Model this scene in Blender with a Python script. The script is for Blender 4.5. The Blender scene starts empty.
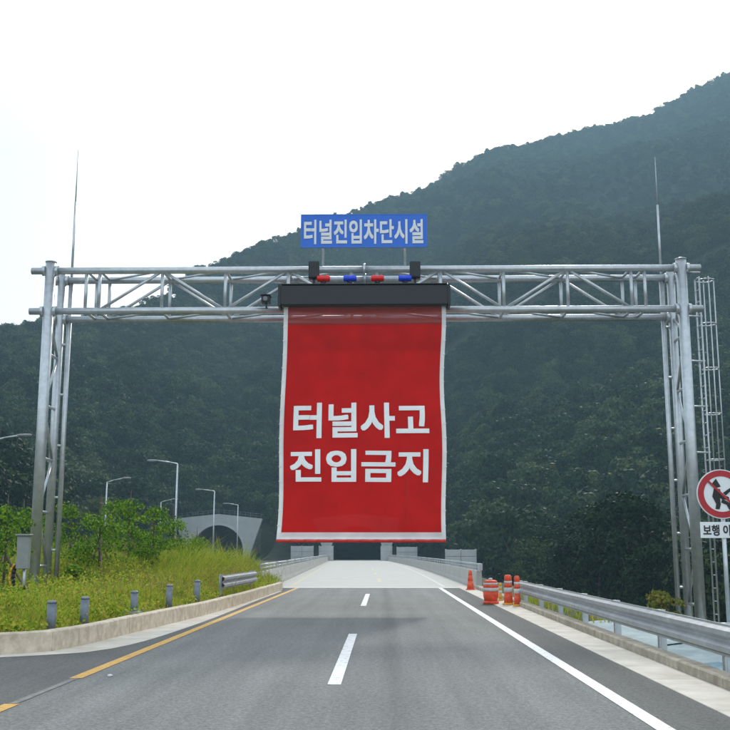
import bpy, bmesh, math, random
import numpy as np
from mathutils import Vector, Matrix
random.seed(7); RNG = np.random.default_rng(11)
SC = bpy.context.scene; COL = SC.collection
R = math.radians

# ------------------------------------------------------------------ camera
CAM_H = 1.74; FPX = 1038.0; YAW = R(1.0); PITCH = R(10.2)
cd = bpy.data.cameras.new('camera'); cam = bpy.data.objects.new('camera', cd); COL.objects.link(cam)
cam.location = (0, 0, CAM_H); cam.rotation_euler = (R(90) + PITCH, 0, YAW)
cd.sensor_width = 36; cd.lens = FPX / 730 * 36; cd.clip_start = 0.1; cd.clip_end = 6000
SC.camera = cam

# ------------------------------------------------------------------ light
SUN_EL, SUN_AZ = R(34), R(13)          # hazy sun ahead of the camera, a little to the right
w = bpy.data.worlds.new('World'); SC.world = w; w.use_nodes = True
nt = w.node_tree; bg = nt.nodes['Background']
sky = nt.nodes.new('ShaderNodeTexSky'); sky.sky_type = 'NISHITA'; sky.sun_disc = False
sky.sun_elevation = SUN_EL; sky.sun_rotation = SUN_AZ
sky.air_density = 1.3; sky.dust_density = 4.5; sky.ozone_density = 2.0; sky.altitude = 100
nt.links.new(sky.outputs[0], bg.inputs[0]); bg.inputs[1].default_value = 0.05
veil = nt.nodes.new('ShaderNodeBackground'); veil.inputs[0].default_value = (.93, .97, 1, 1); veil.inputs[1].default_value = .42   # even bright cloud veil
ads = nt.nodes.new('ShaderNodeAddShader'); nt.links.new(bg.outputs[0], ads.inputs[0]); nt.links.new(veil.outputs[0], ads.inputs[1])
nt.links.new(ads.outputs[0], nt.nodes['World Output'].inputs[0])
sd = bpy.data.lights.new('sun', 'SUN'); sd.energy = 1.05; sd.angle = R(4.0); sd.color = (1, .95, .88)
sun = bpy.data.objects.new('sun', sd); COL.objects.link(sun)
to_sun = Vector((math.sin(SUN_AZ) * math.cos(SUN_EL), math.cos(SUN_AZ) * math.cos(SUN_EL), math.sin(SUN_EL)))
sun.rotation_euler = to_sun.to_track_quat('Z', 'Y').to_euler(); sun.location = (30, -20, 40)
vs = SC.view_settings; vs.view_transform = 'Standard'; vs.look = 'None'; vs.gamma = 1; vs.use_curve_mapping = False
vs.exposure = 1.3
SC.cycles.max_bounces = 6; SC.cycles.transparent_max_bounces = 12; SC.cycles.volume_bounces = 0

# ------------------------------------------------------------------ photo pixel -> direction (730 px photo)
_F = Vector((-math.sin(YAW) * math.cos(PITCH), math.cos(YAW) * math.cos(PITCH), math.sin(PITCH)))
_R = Vector((math.cos(YAW), math.sin(YAW), 0)); _U = _R.cross(_F)
def ray(px, py): return _F + _R * ((px - 365) / FPX) + _U * ((365 - py) / FPX)
def P(px, py, Y): d = ray(px, py); t = Y / d.y; return Vector((0, 0, CAM_H)) + d * t
def G(px, py, z=0.0): d = ray(px, py); t = (z - CAM_H) / d.z; return Vector((0, 0, CAM_H)) + d * t

# ------------------------------------------------------------------ materials
MATS = {}
def mat(name, col, rough=.6, metal=0., var=.12, scale=6., bump=0., bscale=40., col2=None, spec=None, detail=6.):
    m = bpy.data.materials.new(name); m.use_nodes = True; MATS[name] = m
    n = m.node_tree.nodes; l = m.node_tree.links; b = n['Principled BSDF']
    b.inputs['Roughness'].default_value = rough; b.inputs['Metallic'].default_value = metal
    if spec is not None: b.inputs['Specular IOR Level'].default_value = spec
    tc = n.new('ShaderNodeTexCoord'); nz = n.new('ShaderNodeTexNoise')
    nz.inputs['Scale'].default_value = scale; nz.inputs['Detail'].default_value = detail; nz.inputs['Roughness'].default_value = .62
    l.new(tc.outputs['Object'], nz.inputs['Vector'])
    rp = n.new('ShaderNodeValToRGB'); l.new(nz.outputs[0], rp.inputs[0])
    a = [max(0, c * (1 - var)) for c in col]; z = [min(1, c * (1 + var)) for c in (col2 or col)]
    rp.color_ramp.elements[0].position = .3; rp.color_ramp.elements[1].position = .7
    rp.color_ramp.elements[0].color = (*a, 1); rp.color_ramp.elements[1].color = (*z, 1)
    l.new(rp.outputs[0], b.inputs['Base Color'])
    if bump:
        nb = n.new('ShaderNodeTexNoise'); nb.inputs['Scale'].default_value = bscale; nb.inputs['Detail'].default_value = 5
        l.new(tc.outputs['Object'], nb.inputs['Vector'])
        bp = n.new('ShaderNodeBump'); bp.inputs['Strength'].default_value = bump; bp.inputs['Distance'].default_value = .02
        l.new(nb.outputs[0], bp.inputs['Height']); l.new(bp.outputs[0], b.inputs['Normal'])
    m['rp'] = rp.name
    return m
def leafmat(name, cols, trans=.25, rough=.6, inst=False):
    m = bpy.data.materials.new(name); m.use_nodes = True; MATS[name] = m
    n = m.node_tree.nodes; l = m.node_tree.links; b = n['Principled BSDF']; out = n['Material Output']
    b.inputs['Roughness'].default_value = rough; b.inputs['Specular IOR Level'].default_value = .06
    ge = n.new('ShaderNodeNewGeometry'); rp = n.new('ShaderNodeValToRGB')
    val = ge.outputs['Random Per Island']
    if inst:
        oi = n.new('ShaderNodeObjectInfo'); mx = n.new('ShaderNodeMix'); mx.inputs[0].default_value = .72
        l.new(val, mx.inputs[2]); l.new(oi.outputs['Random'], mx.inputs[3]); val = mx.outputs[0]
    l.new(val, rp.inputs[0])
    e = rp.color_ramp.elements
    while len(e) < len(cols): e.new(.5)
    for i, c in enumerate(cols):
        e[i].position = i / (len(cols) - 1); e[i].color = (*c, 1)
    l.new(rp.outputs[0], b.inputs['Base Color'])
    tr = n.new('ShaderNodeBsdfTranslucent'); l.new(rp.outputs[0], tr.inputs[0])
    mi = n.new('ShaderNodeMixShader'); mi.inputs[0].default_value = trans
    l.new(b.outputs[0], mi.inputs[1]); l.new(tr.outputs[0], mi.inputs[2]); l.new(mi.outputs[0], out.inputs[0])
    return m

mat('steel', (.47, .51, .53), .36, .62, .06, 5, col2=(.56, .59, .61))
mat('rail_steel', (.36, .39, .41), .42, .4, .10, 3, col2=(.44, .47, .49))
mat('post_steel', (.15, .18, .21), .55, .3, .18, 9, col2=(.20, .23, .26))
mat('dark_steel', (.16, .18, .19), .5, .5, .15, 6)
mat('black_box', (.011, .014, .016), .5, .0, .2, 4)
mat('black_plastic', (.007, .007, .008), .5, 0, .2, 8)
mat('white_cloth', (.72, .74, .74), .8, 0, .06, 3)
mat('letter_white', (.84, .86, .85), .7, 0, .04, 3)
mat('bar_red', (.62, .02, .015), .5, 0, .1, 4)
mat('sign_blue', (.010, .14, .64), .4, 0, .06, 3)
mat('sign_white', (.78, .80, .80), .45, 0, .04, 3)
mat('sign_red', (.42, .012, .018), .45, 0, .08, 3)
mat('beacon_red', (.75, .01, .01), .18, 0, .06, 3)
mat('beacon_blue', (.01, .06, .70), .18, 0, .06, 3)
mat('orange', (.70, .07, .018), .55, 0, .22, 7, col2=(.82, .10, .03))
mat('yellow_rubber', (.72, .36, .03), .6, 0, .15, 8)
mat('reflect_white', (.60, .60, .58), .5, 0, .18, 9)
mat('kerb_stone', (.54, .44, .32), .85, 0, .16, 5, .4, 60, col2=(.66, .57, .45))
mat('dull_steel', (.27, .29, .30), .75, .1, .2, 5, col2=(.36, .38, .39))
mat('kerb_tan', (.34, .29, .22), .88, 0, .2, 4, .5, 60, col2=(.44, .39, .31))
mat('gutter', (.54, .49, .41), .85, 0, .12, 1.6, .35, 80, col2=(.62, .58, .50))
mat('deck', (.48, .47, .43), .85, 0, .06, .5, .2, 60)
mat('concrete', (.42, .41, .38), .88, 0, .14, 1.2, .35, 30)
mat('portal_grey', (.40, .41, .40), .9, 0, .12, .6, .3, 10)
mat('portal_rim', (.44, .45, .45), .85, 0, .1, .8, .2, 10)
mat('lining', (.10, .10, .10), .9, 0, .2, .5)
mat('paint_white', (.74, .75, .74), .6, 0, .10, 3.5, .2, 90)
mat('paint_yellow', (.62, .34, .045), .6, 0, .16, 3.5, .2, 90)
mat('joint_pale', (.58, .58, .55), .8, 0, .1, 3)
mat('plastic_blue', (.08, .20, .27), .8, 0, .25, 1.5, .6, 5, col2=(.16, .29, .34))
mat('plastic_pale', (.26, .36, .38), .8, 0, .25, 1.5, .6, 5, col2=(.28, .35, .36))
mat('pole_wood', (.20, .15, .10), .85, 0, .3, 8)
mat('bark', (.10, .075, .055), .9, 0, .3, 8)
mat('dirt', (.20, .145, .09), .95, 0, .35, 3, .6, 20)
mat('panel_wall', (.44, .45, .45), .8, 0, .1, 1)
mat('cabinet_grey', (.26, .28, .28), .6, .1, .12, 5)
mat('pebble', (.7, .7, .68), .8, 0, .1, 5)
leafmat('forest_leaf', [(.007, .018, .008), (.014, .033, .011), (.030, .056, .016), (.105, .13, .04)], .12, inst=True)
leafmat('pine_leaf', [(.012, .034, .016), (.03, .058, .022), (.045, .072, .028)], .1, inst=True)
leafmat('young_leaf', [(.03, .10, .010), (.11, .24, .016), (.28, .42, .028)], .35)
leafmat('weed_leaf', [(.10, .22, .014), (.24, .37, .022), (.40, .45, .035), (.50, .42, .07), (.32, .45, .035)], .35)
leafmat('dry_weed', [(.34, .20, .06), (.26, .26, .05), (.42, .33, .12)], .3)
leafmat('bush_leaf', [(.10, .13, .02), (.20, .22, .04), (.26, .21, .05)], .3)

def asphalt():
    m = mat('asphalt', (.120, .122, .115), .85, 0, .2, 14, .9, 90, col2=(.150, .153, .145))
    n = m.node_tree.nodes; l = m.node_tree.links; b = n['Principled BSDF']
    tc = [x for x in n if x.type == 'TEX_COORD'][0]
    sp = n.new('ShaderNodeSeparateXYZ'); l.new(tc.outputs['Object'], sp.inputs[0])
    # wheel tracks and the paving seam run along the road; aggregate speckle
    def band(x0, wd):
        s = n.new('ShaderNodeMath'); s.operation = 'SUBTRACT'; s.inputs[1].default_value = x0; l.new(sp.outputs[0], s.inputs[0])
        a = n.new('ShaderNodeMath'); a.operation = 'ABSOLUTE'; l.new(s.outputs[0], a.inputs[0])
        r = n.new('ShaderNodeMapRange'); r.inputs[1].default_value = 0; r.inputs[2].default_value = wd; r.inputs[3].default_value = 1; r.inputs[4].default_value = 0
        r.interpolation_type = 'SMOOTHSTEP'; l.new(a.outputs[0], r.inputs[0]); return r.outputs[0]
    st = n.new('ShaderNodeTexNoise'); mp = n.new('ShaderNodeMapping'); mp.inputs['Scale'].default_value = (3, .12, 1)
    l.new(tc.outputs['Object'], mp.inputs[0]); l.new(mp.outputs[0], st.inputs['Vector']); st.inputs['Scale'].default_value = 1; st.inputs['Detail'].default_value = 5
    fine = n.new('ShaderNodeTexNoise'); fine.inputs['Scale'].default_value = 34; fine.inputs['Detail'].default_value = 3
    l.new(tc.outputs['Object'], fine.inputs['Vector'])
    cur = n[m['rp']].outputs[0]
    def mult(cur, src, lo, hi):
        r = n.new('ShaderNodeMapRange'); r.inputs[1].default_value = .25 if src in (st.outputs[0], fine.outputs[0]) else 0
        r.inputs[2].default_value = .75 if src in (st.outputs[0], fine.outputs[0]) else 1
        r.inputs[3].default_value = lo; r.inputs[4].default_value = hi; l.new(src, r.inputs[0])
        x = n.new('ShaderNodeMix'); x.data_type = 'RGBA'; x.blend_type = 'MULTIPLY'; x.inputs[0].default_value = 1
        l.new(cur, x.inputs[6]); l.new(r.outputs[0], x.inputs[7]); return x.outputs[2]
    big = n.new('ShaderNodeTexNoise'); big.inputs['Scale'].default_value = .45; big.inputs['Detail'].default_value = 7; big.inputs['Roughness'].default_value = .65; l.new(tc.outputs['Object'], big.inputs['Vector'])
    st2 = st; cur = mult(cur, big.outputs[0], .80, 1.16); cur = mult(cur, st.outputs[0], .86, 1.12); cur = mult(cur, fine.outputs[0], .6, 1.4)
    lane = n.new('ShaderNodeMath'); lane.operation = 'ADD'; lane.inputs[1].default_value = .75; l.new(sp.outputs[0], lane.inputs[0])
    lab_ = n.new('ShaderNodeMath'); lab_.operation = 'ABSOLUTE'; l.new(lane.outputs[0], lab_.inputs[0])
    lr = n.new('ShaderNodeMapRange'); lr.inputs[1].default_value = 3.35; lr.inputs[2].default_value = 3.7; lr.inputs[3].default_value = 1.5; lr.inputs[4].default_value = .92; l.new(lab_.outputs[0], lr.inputs[0])   # trafficked lanes worn paler than the shoulders
    x = n.new('ShaderNodeMix'); x.data_type = 'RGBA'; x.blend_type = 'MULTIPLY'; x.inputs[0].default_value = 1; x.clamp_result = False; l.new(cur, x.inputs[6]); l.new(lr.outputs[0], x.inputs[7]); cur = x.outputs[2]
    cur = mult(cur, band(.12, .28), 1, .80); cur = mult(cur, band(-3.3, .5), 1, 1.10); cur = mult(cur, band(-1.7, .5), 1, 1.08)
    cur = mult(cur, band(1.9, .5), 1, 1.10); cur = mult(cur, band(3.45, .35), 1, .85)
    l.new(cur, b.inputs['Base Color'])
asphalt()

def banner_mat(name, col, transp, transl):
    m = mat(name, col, .75, 0, .13, 1.1, .55, 3.2)
    n = m.node_tree.nodes; l = m.node_tree.links; b = n['Principled BSDF']; out = n['Material Output']
    b.inputs['Specular IOR Level'].default_value = .2
    src = n[m['rp']].outputs[0]
    tr = n.new('ShaderNodeBsdfTranslucent'); l.new(src, tr.inputs[0])
    a = n.new('ShaderNodeMixShader'); a.inputs[0].default_value = transl; l.new(b.outputs[0], a.inputs[1]); l.new(tr.outputs[0], a.inputs[2])
    tp = n.new('ShaderNodeBsdfTransparent'); c = n.new('ShaderNodeMixShader'); c.inputs[0].default_value = transp   # woven mesh fabric
    l.new(a.outputs[0], c.inputs[1]); l.new(tp.outputs[0], c.inputs[2]); l.new(c.outputs[0], out.inputs[0])
banner_mat('banner_red', (.50, .007, .005), .03, .3)
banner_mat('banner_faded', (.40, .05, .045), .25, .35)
banner_mat('banner_white', (.78, .80, .79), .05, .25)

def ground_mat():
    m = mat('ground', (.018, .026, .010), .95, 0, .4, .25, .6, 6, col2=(.036, .040, .018))
ground_mat()

# ------------------------------------------------------------------ mesh helpers
def link(o, parent=None):
    COL.objects.link(o)
    if parent: o.parent = parent
    return o
def tag(o, label=None, cat=None, group=None, kind=None):
    if label: o['label'] = label
    if cat: o['category'] = cat
    if group: o['group'] = group
    if kind: o['kind'] = kind
    return o
def empty(name, loc=(0, 0, 0), rz=0.):
    o = bpy.data.objects.new(name, None); link(o); o.location = loc; o.rotation_euler[2] = rz; o.empty_display_size = .3
    return o
class MB:
    def __init__(s): s.v = []; s.f = []; s.sm = []
    def add(s, vs, fs, smooth=False):
        o = len(s.v); s.v += [tuple(p) for p in vs]; s.f += [tuple(i + o for i in f) for f in fs]
        s.sm += (smooth if isinstance(smooth, list) else [smooth] * len(fs)); return s
    def box(s, c, d, rz=0., bev=0.):
        hx, hy, hz = d[0] / 2, d[1] / 2, d[2] / 2; ca, sa = math.cos(rz), math.sin(rz)
        if not bev:
            L = [(x * hx, y * hy, z * hz) for z in (-1, 1) for x, y in ((-1, -1), (1, -1), (1, 1), (-1, 1))]
            F = [(3, 2, 1, 0), (4, 5, 6, 7), (0, 1, 5, 4), (1, 2, 6, 5), (2, 3, 7, 6), (3, 0, 4, 7)]
        else:
            b = min(bev, hx * .9, hy * .9, hz * .9); L = []
            for z, k in ((-hz, b), (-hz + b, 0), (hz - b, 0), (hz, b)):
                L += [(-hx + k, -hy + k, z), (hx - k, -hy + k, z), (hx - k, hy - k, z), (-hx + k, hy - k, z)]
            F = [(3, 2, 1, 0), (12, 13, 14, 15)]
            for r_ in range(3):
                for i in range(4):
                    j = (i + 1) % 4; F.append((r_ * 4 + i, r_ * 4 + j, r_ * 4 + 4 + j, r_ * 4 + 4 + i))
        return s.add([(c[0] + x * ca - y * sa, c[1] + x * sa + y * ca, c[2] + z) for x, y, z in L], F)
    def tube(s, p0, p1, r0, r1=None, n=10, cap=True):
        p0 = Vector(p0); p1 = Vector(p1); r1 = r0 if r1 is None else r1
        d = (p1 - p0).normalized(); a = d.orthogonal().normalized(); b = d.cross(a); L = []
        for p, r_ in ((p0, r0), (p1, r1)):
            for i in range(n):
                t = 2 * math.pi * i / n; L.append(p + (a * math.cos(t) + b * math.sin(t)) * r_)
        F = [(i, (i + 1) % n, n + (i + 1) % n, n + i) for i in range(n)]; S = [True] * n
        if cap: F += [tuple(range(n - 1, -1, -1)), tuple(range(n, 2 * n))]; S += [False, False]
        return s.add(L, F, S)
    def pipe(s, pts, r, n=8):
        for i in range(len(pts) - 1): s.tube(pts[i], pts[i + 1], r, n=n)
        return s
    def lathe(s, c, prof, n=16):
        L = []; 
        for (r_, z) in prof:
            for i in range(n): t = 2 * math.pi * i / n; L.append((c[0] + r_ * math.cos(t), c[1] + r_ * math.sin(t), c[2] + z))
        F = []; S = []
        for k in range(len(prof) - 1):
            for i in range(n):
                j = (i + 1) % n; F.append((k * n + i, k * n + j, (k + 1) * n + j, (k + 1) * n + i)); S.append(True)
        F.append(tuple(range(n - 1, -1, -1))); F.append(tuple(range((len(prof) - 1) * n, len(prof) * n))); S += [False, False]
        return s.add(L, F, S)
    def sweep(s, frames, closed=True, smooth=False):        # frames: list of equal-length rings of points
        m = len(frames[0]); L = [p for f in frames for p in f]; F = []
        for k in range(len(frames) - 1):
            for i in range(m if closed else m - 1):
                j = (i + 1) % m; F.append((k * m + i, k * m + j, (k + 1) * m + j, (k + 1) * m + i))
        S = [smooth] * len(F)
        if closed: F += [tuple(range(m - 1, -1, -1)), tuple(range((len(frames) - 1) * m, len(frames) * m))]; S += [False] * 2
        return s.add(L, F, S)
    def mesh(s, name, m):
        me = bpy.data.meshes.new(name); me.from_pydata(s.v, [], s.f); me.materials.append(MATS[m])
        me.polygons.foreach_set('use_smooth', s.sm); me.update(); return me
    def build(s, name, m, parent=None):
        me = s.mesh(name, m)
        bm = bmesh.new(); bm.from_mesh(me); bmesh.ops.recalc_face_normals(bm, faces=bm.faces); bm.to_mesh(me); bm.free()
        return link(bpy.data.objects.new(name, me), parent)
def np_mesh(name, V, Q, m):
    me = bpy.data.meshes.new(name); V = np.asarray(V, np.float32).reshape(-1, 3); Q = np.asarray(Q, np.int32)
    k = Q.shape[1]
    me.vertices.add(len(V)); me.vertices.foreach_set('co', V.ravel())
    me.loops.add(Q.size); me.loops.foreach_set('vertex_index', Q.ravel())
    me.polygons.add(len(Q)); me.polygons.foreach_set('loop_start', np.arange(0, Q.size, k, dtype=np.int32))
    me.update(calc_edges=True); me.materials.append(MATS[m]); return me
def copy_part(o, parent):
    c = o.copy(); link(c, parent); return c
def vnoise(x, y, seed=0):
    x = np.asarray(x, float); y = np.asarray(y, float)
    xi = np.floor(x); yi = np.floor(y); fx = x - xi; fy = y - yi; fx = fx * fx * (3 - 2 * fx); fy = fy * fy * (3 - 2 * fy)
    def h(a, b): v = np.sin(a * 127.1 + b * 311.7 + seed * 74.7) * 43758.5453; return v - np.floor(v)
    return (h(xi, yi) * (1 - fx) + h(xi + 1, yi) * fx) * (1 - fy) + (h(xi, yi + 1) * (1 - fx) + h(xi + 1, yi + 1) * fx) * fy
_tx = {}
def bold_text(body, rad, fn, name, m, parent, cuts=(0, 0), lay=.0016):
    """regular glyphs, thickened by laying shifted copies over each other, each a little proud of the last"""
    sh = [(rad * i * .9, rad * j * .9) for i in (-1, 0, 1) for j in (-1, 0, 1)]; V_ = []; F_ = []
    bm0 = text_mesh(body)
    for ax, nn in enumerate(cuts):
        for k in range(1, nn): bmesh.ops.bisect_plane(bm0, geom=bm0.verts[:] + bm0.edges[:] + bm0.faces[:], plane_co=(k / nn if ax == 0 else 0, k / nn if ax else 0, 0), plane_no=(1 - ax, ax, 0))
    bm0.verts.index_update()
    for k, (dx, dy) in enumerate(sh):
        o = len(V_); V_ += [fn(q.co.x + dx / len(body), q.co.y + dy, k * lay) for q in bm0.verts]; F_ += [tuple(q.index + o for q in f.verts) for f in bm0.faces]
    bm0.free(); me = bpy.data.meshes.new(name); me.from_pydata([tuple(q) for q in V_], [], F_); me.materials.append(MATS[m]); return link(bpy.data.objects.new(name, me), parent)
def text_mesh(body, offset=0.0):
    """flat glyph mesh, x/y scaled to 0..1 of its bounding box"""
    c = bpy.data.curves.new('lettering', 'FONT'); c.body = body; c.size = 1; c.offset = offset; c.resolution_u = 3
    o = bpy.data.objects.new('lettering', c); COL.objects.link(o)
    me = bpy.data.meshes.new_from_object(o.evaluated_get(bpy.context.evaluated_depsgraph_get()))
    bpy.data.objects.remove(o)
    v = np.array([q.co[:] for q in me.vertices]); lo = v.min(0); hi = v.max(0)
    bm = bmesh.new(); bm.from_mesh(me); bpy.data.meshes.remove(me)
    for q in bm.verts: q.co = ((q.co.x - lo[0]) / (hi[0] - lo[0]), (q.co.y - lo[1]) / (hi[1] - lo[1]), 0)
    return bm
def finish_text(bm, fn, name, m, parent):
    for q in bm.verts: q.co = fn(q.co.x, q.co.y)
    bmesh.ops.recalc_face_normals(bm, faces=bm.faces)
    me = bpy.data.meshes.new(name); bm.to_mesh(me); bm.free(); me.materials.append(MATS[m])
    return link(bpy.data.objects.new(name, me), parent)

# ------------------------------------------------------------------ site plan (metres; road runs along +Y)
JOINT_Y = G(383, 588).y                       # asphalt ends, concrete bridge deck begins
PORT_Y = 220.0
def xl(y): return -4.95 if y < 48 else (-5.55 - .0331 * (y - 52))        # left edge of our carriageway
def xr(y): return 4.37 if y < 55 else 4.37 - 4.3 * ((y - 55) / 165) ** 2  # right edge
def opp_near(y): return -12.3 - .08 * y
def opp_far(y): return opp_near(y) - 10.0
PX1 = P(356.5, 557, PORT_Y).x; PX0 = P(217.5, 557, PORT_Y).x             # tunnel centres
xlv = np.vectorize(xl); xrv = np.vectorize(xr)

ridge_px = [(-220, 360), (-100, 352), (0, 343), (43, 336), (100, 329), (146, 312), (190, 284), (228, 259), (260, 240), (330, 217), (400, 195), (430, 184),
            (460, 165), (495, 146), (530, 142), (560, 136), (600, 127), (650, 113), (690, 90), (730, 72), (820, 48), (950, 40), (1150, 120)]
_az = []; _el = []
for a, b in ridge_px:
    d = ray(a, b); _az.append(math.atan2(d.x, d.y)); _el.append(d.z / math.hypot(d.x, d.y))
_az = np.array(_az); _el = np.array(_el)
def mountain(x, y):
    az = np.arctan2(x, np.maximum(y, 1e-3)); r = np.hypot(x, y)
    el = np.interp(az, _az, _el)
    RR = np.interp(az, [R(-24), R(-14), R(-5), R(4), R(12), R(20), R(30)], [420, 450, 660, 880, 1030, 1100, 1100])
    r0 = np.interp(az, [R(-24), R(-12), R(-8), R(2), R(6), R(20)], [150, 205, 226, 226, 170, 150])
    zr = CAM_H + el * RR - 8.0
    t = (r - r0) / (RR - r0); tc = np.clip(t, 0, 1)
    z = zr * (.82 * tc + .18 * tc * tc)
    sp = (vnoise(x / 95 + 3, y / 150, 1) - .5) * 46 + (vnoise(x / 38, y / 46, 2) - .5) * 14
    z = z + sp * np.clip(4 * tc * (1 - tc), 0, 1) * np.clip(zr / 160, .4, 1)
    z = np.where(t > 1, zr - (r - RR) * .32, z)
    z = np.where(t < 0, 0, z); z = np.where((y < 0), 0, z)
    for pxc in (PX0, PX1):
        k = np.clip((np.abs(x - pxc) - 8.2) / 2.0, 0, 1); k = np.maximum(k, np.clip((y - 246) / 6, 0, 1)); z = z * k
    return np.maximum(z, 0)
def H(x, y):
    x = np.asarray(x, float); y = np.asarray(y, float)
    d = x - (xrv(y) + .42); right = -.05 * np.clip(d, 0, 2.5) - .30 * np.clip(d - 2.5, 0, 4.5) - .5 * np.clip(d - 7, 0, 15)
    ll = (opp_far(y) - 4) - x; left = .22 * np.clip(ll, 0, 30)
    return -.07 + right * (y < 400) + left + mountain(x, y) + (vnoise(x / 4, y / 4, 5) - .5) * .25 * np.clip(np.maximum(d, ll) / 3, 0, 1)

# ground sheet
def axis(segs):
    out = []
    for a, b, s in segs: out += list(np.arange(a, b, s))
    return np.array(out + [segs[-1][1]])
gx = axis([(-900, -300, 40), (-300, -60, 10), (-60, 30, 1.5), (30, 480, 8), (480, 1100, 35)])
gy = axis([(-160, 0, 10), (0, 60, 1.5), (60, 260, 2.5), (260, 1200, 10), (1200, 1700, 50)])
XX, YY = np.meshgrid(gx, gy); ZZ = H(XX, YY)
V = np.stack([XX, YY, ZZ], -1).reshape(-1, 3); nx = len(gx)
ii, jj = np.meshgrid(np.arange(nx - 1), np.arange(len(gy) - 1)); i0 = (jj * nx + ii).ravel()
me = np_mesh('ground', V, np.stack([i0, i0 + 1, i0 + nx + 1, i0 + nx], 1), 'ground')
me.polygons.foreach_set('use_smooth', [True] * len(me.polygons))
tag(link(bpy.data.objects.new('ground', me)), 'wooded mountainside and ground around the road', kind='structure')

def sheet(name, rows, z, m, lab, zf=None):
    """rows: list of (y, x_left, x_right)"""
    mb = MB(); L = []; F = []
    for k, (y, a, b) in enumerate(rows):
        L += [(a, y, z), (b, y, z)]
        if k: F.append((2 * k - 2, 2 * k - 1, 2 * k + 1, 2 * k))
    mb.add(L, F); return tag(mb.build(name, m), lab, kind='structure')
sheet('road', [(-120, -40, 3.7), (16, -34, 3.7), (JOINT_Y, -34, 3.7)], 0, 'asphalt', 'grey asphalt road with lane markings')
ys = list(np.linspace(JOINT_Y, 246, 40))
sheet('bridge_deck', [(y, xl(y), xr(y)) for y in ys], .001, 'deck', 'pale concrete bridge deck leading to the tunnel')
sheet('far_road', [(y, opp_far(y), opp_near(y)) for y in [JOINT_Y + .01, 246]], 0, 'asphalt', 'asphalt of the opposite carriageway behind the weeds')
sheet('expansion_joint', [(JOINT_Y - .1, xl(40) + .02, 4.3), (JOINT_Y + 1.2, xl(40) + .02, 4.3)], .008, 'joint_pale', 'pale expansion joint strip across the road')
# right gutter in slabs
g = tag(empty('gutter'), 'pale concrete gutter strip beside right kerb', kind='structure')
y = -30.
while y < JOINT_Y - 1:
    MB().box((4.035, y + 2.49, -.043), (.67 + .01, 4.98, .102 + random.uniform(0, .004)), bev=.006).build('gutter_slab', 'gutter', g); y += 5
g = tag(empty('kerb'), 'low tan concrete kerb under right guardrail', kind='structure')
y = -30.
while y < JOINT_Y - 1:
    MB().box((4.51, y + .995, .035), (.27, 1.985, .23), bev=.02).build('kerb_stone', 'kerb_tan', g); y += 2

# left kerb: base line traced on the road surface
kb = [(0, 655), (50, 651.5), (80, 646), (125, 635), (170, 624), (215, 612.5), (250, 601.5), (283, 590)]
kp = [Vector((-15.0, 17.6, 0)), Vector((-11, 16.9, 0)), Vector((-8.5, 16.8, 0))] + [G(a, b) for a, b in kb]
def resample(pts, step):
    # smooth the polyline, then walk it
    out = []
    for i in range(len(pts) - 1):
        p0 = pts[max(i - 1, 0)]; p1 = pts[i]; p2 = pts[i + 1]; p3 = pts[min(i + 2, len(pts) - 1)]
        for k in range(24):
            t = k / 24; out.append(.5 * ((2 * p1) + (p2 - p0) * t + (2 * p0 - 5 * p1 + 4 * p2 - p3) * t * t + (3 * p1 - p0 - 3 * p2 + p3) * t ** 3))
    out.append(pts[-1]); res = [out[0]]; acc = 0
    for i in range(1, len(out)):
        a, b = out[i - 1], out[i]; L = (b - a).length
        while acc + L >= step:
            t = (step - acc) / L; a = a.lerp(b, t); res.append(a.copy()); L = (b - a).length; acc = 0
        acc += L
    return res
kpath = resample(kp, 1.0); KH = .36
def kright(y):
    q = [(p.y, p.x) for p in kpath if p.x > -9]; q.sort()
    return float(np.interp(y, [a for a, b in q], [b for a, b in q]))
g = tag(empty('kerb'), 'tall beige kerb curving round the weedy median', kind='structure')
for i in range(len(kpath) - 1):
    a, b = kpath[i], kpath[i + 1]; c = (a + b) / 2; d = b - a; rz = math.atan2(d.y, d.x); n_ = Vector((-d.y, d.x, 0)).normalized()
    c = c + n_ * .11
    MB().box((c.x, c.y, KH / 2 - .05), (d.length - .012, .22 + random.uniform(-.008, .008), KH + .1 + random.uniform(-.012, .012)), rz + random.uniform(-.006, .006), bev=.025).build('kerb_stone', 'kerb_stone', g)
# left gutter: outer edge traced
go_ = [(-60, 660), (0, 657.5), (40, 655.5), (85, 652.5), (125, 646), (165, 635), (215, 617.5), (260, 599.5), (283, 591)]
gpts = resample([G(a, b) for a, b in go_], .8)
mb = MB(); L = []; F = []
for k, p in enumerate(gpts):
    q = min(kpath, key=lambda s: (s - p).length); q = Vector((max(q.x - .05, -20), q.y + .05, 0))
    L += [(p.x, p.y, .004), (q.x, q.y, .004)]
    if k: F.append((2 * k - 2, 2 * k, 2 * k + 1, 2 * k - 1))
mb.add(L, F); tag(mb.build('gutter', 'gutter'), 'pale concrete gutter along the median kerb', kind='structure')

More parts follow.
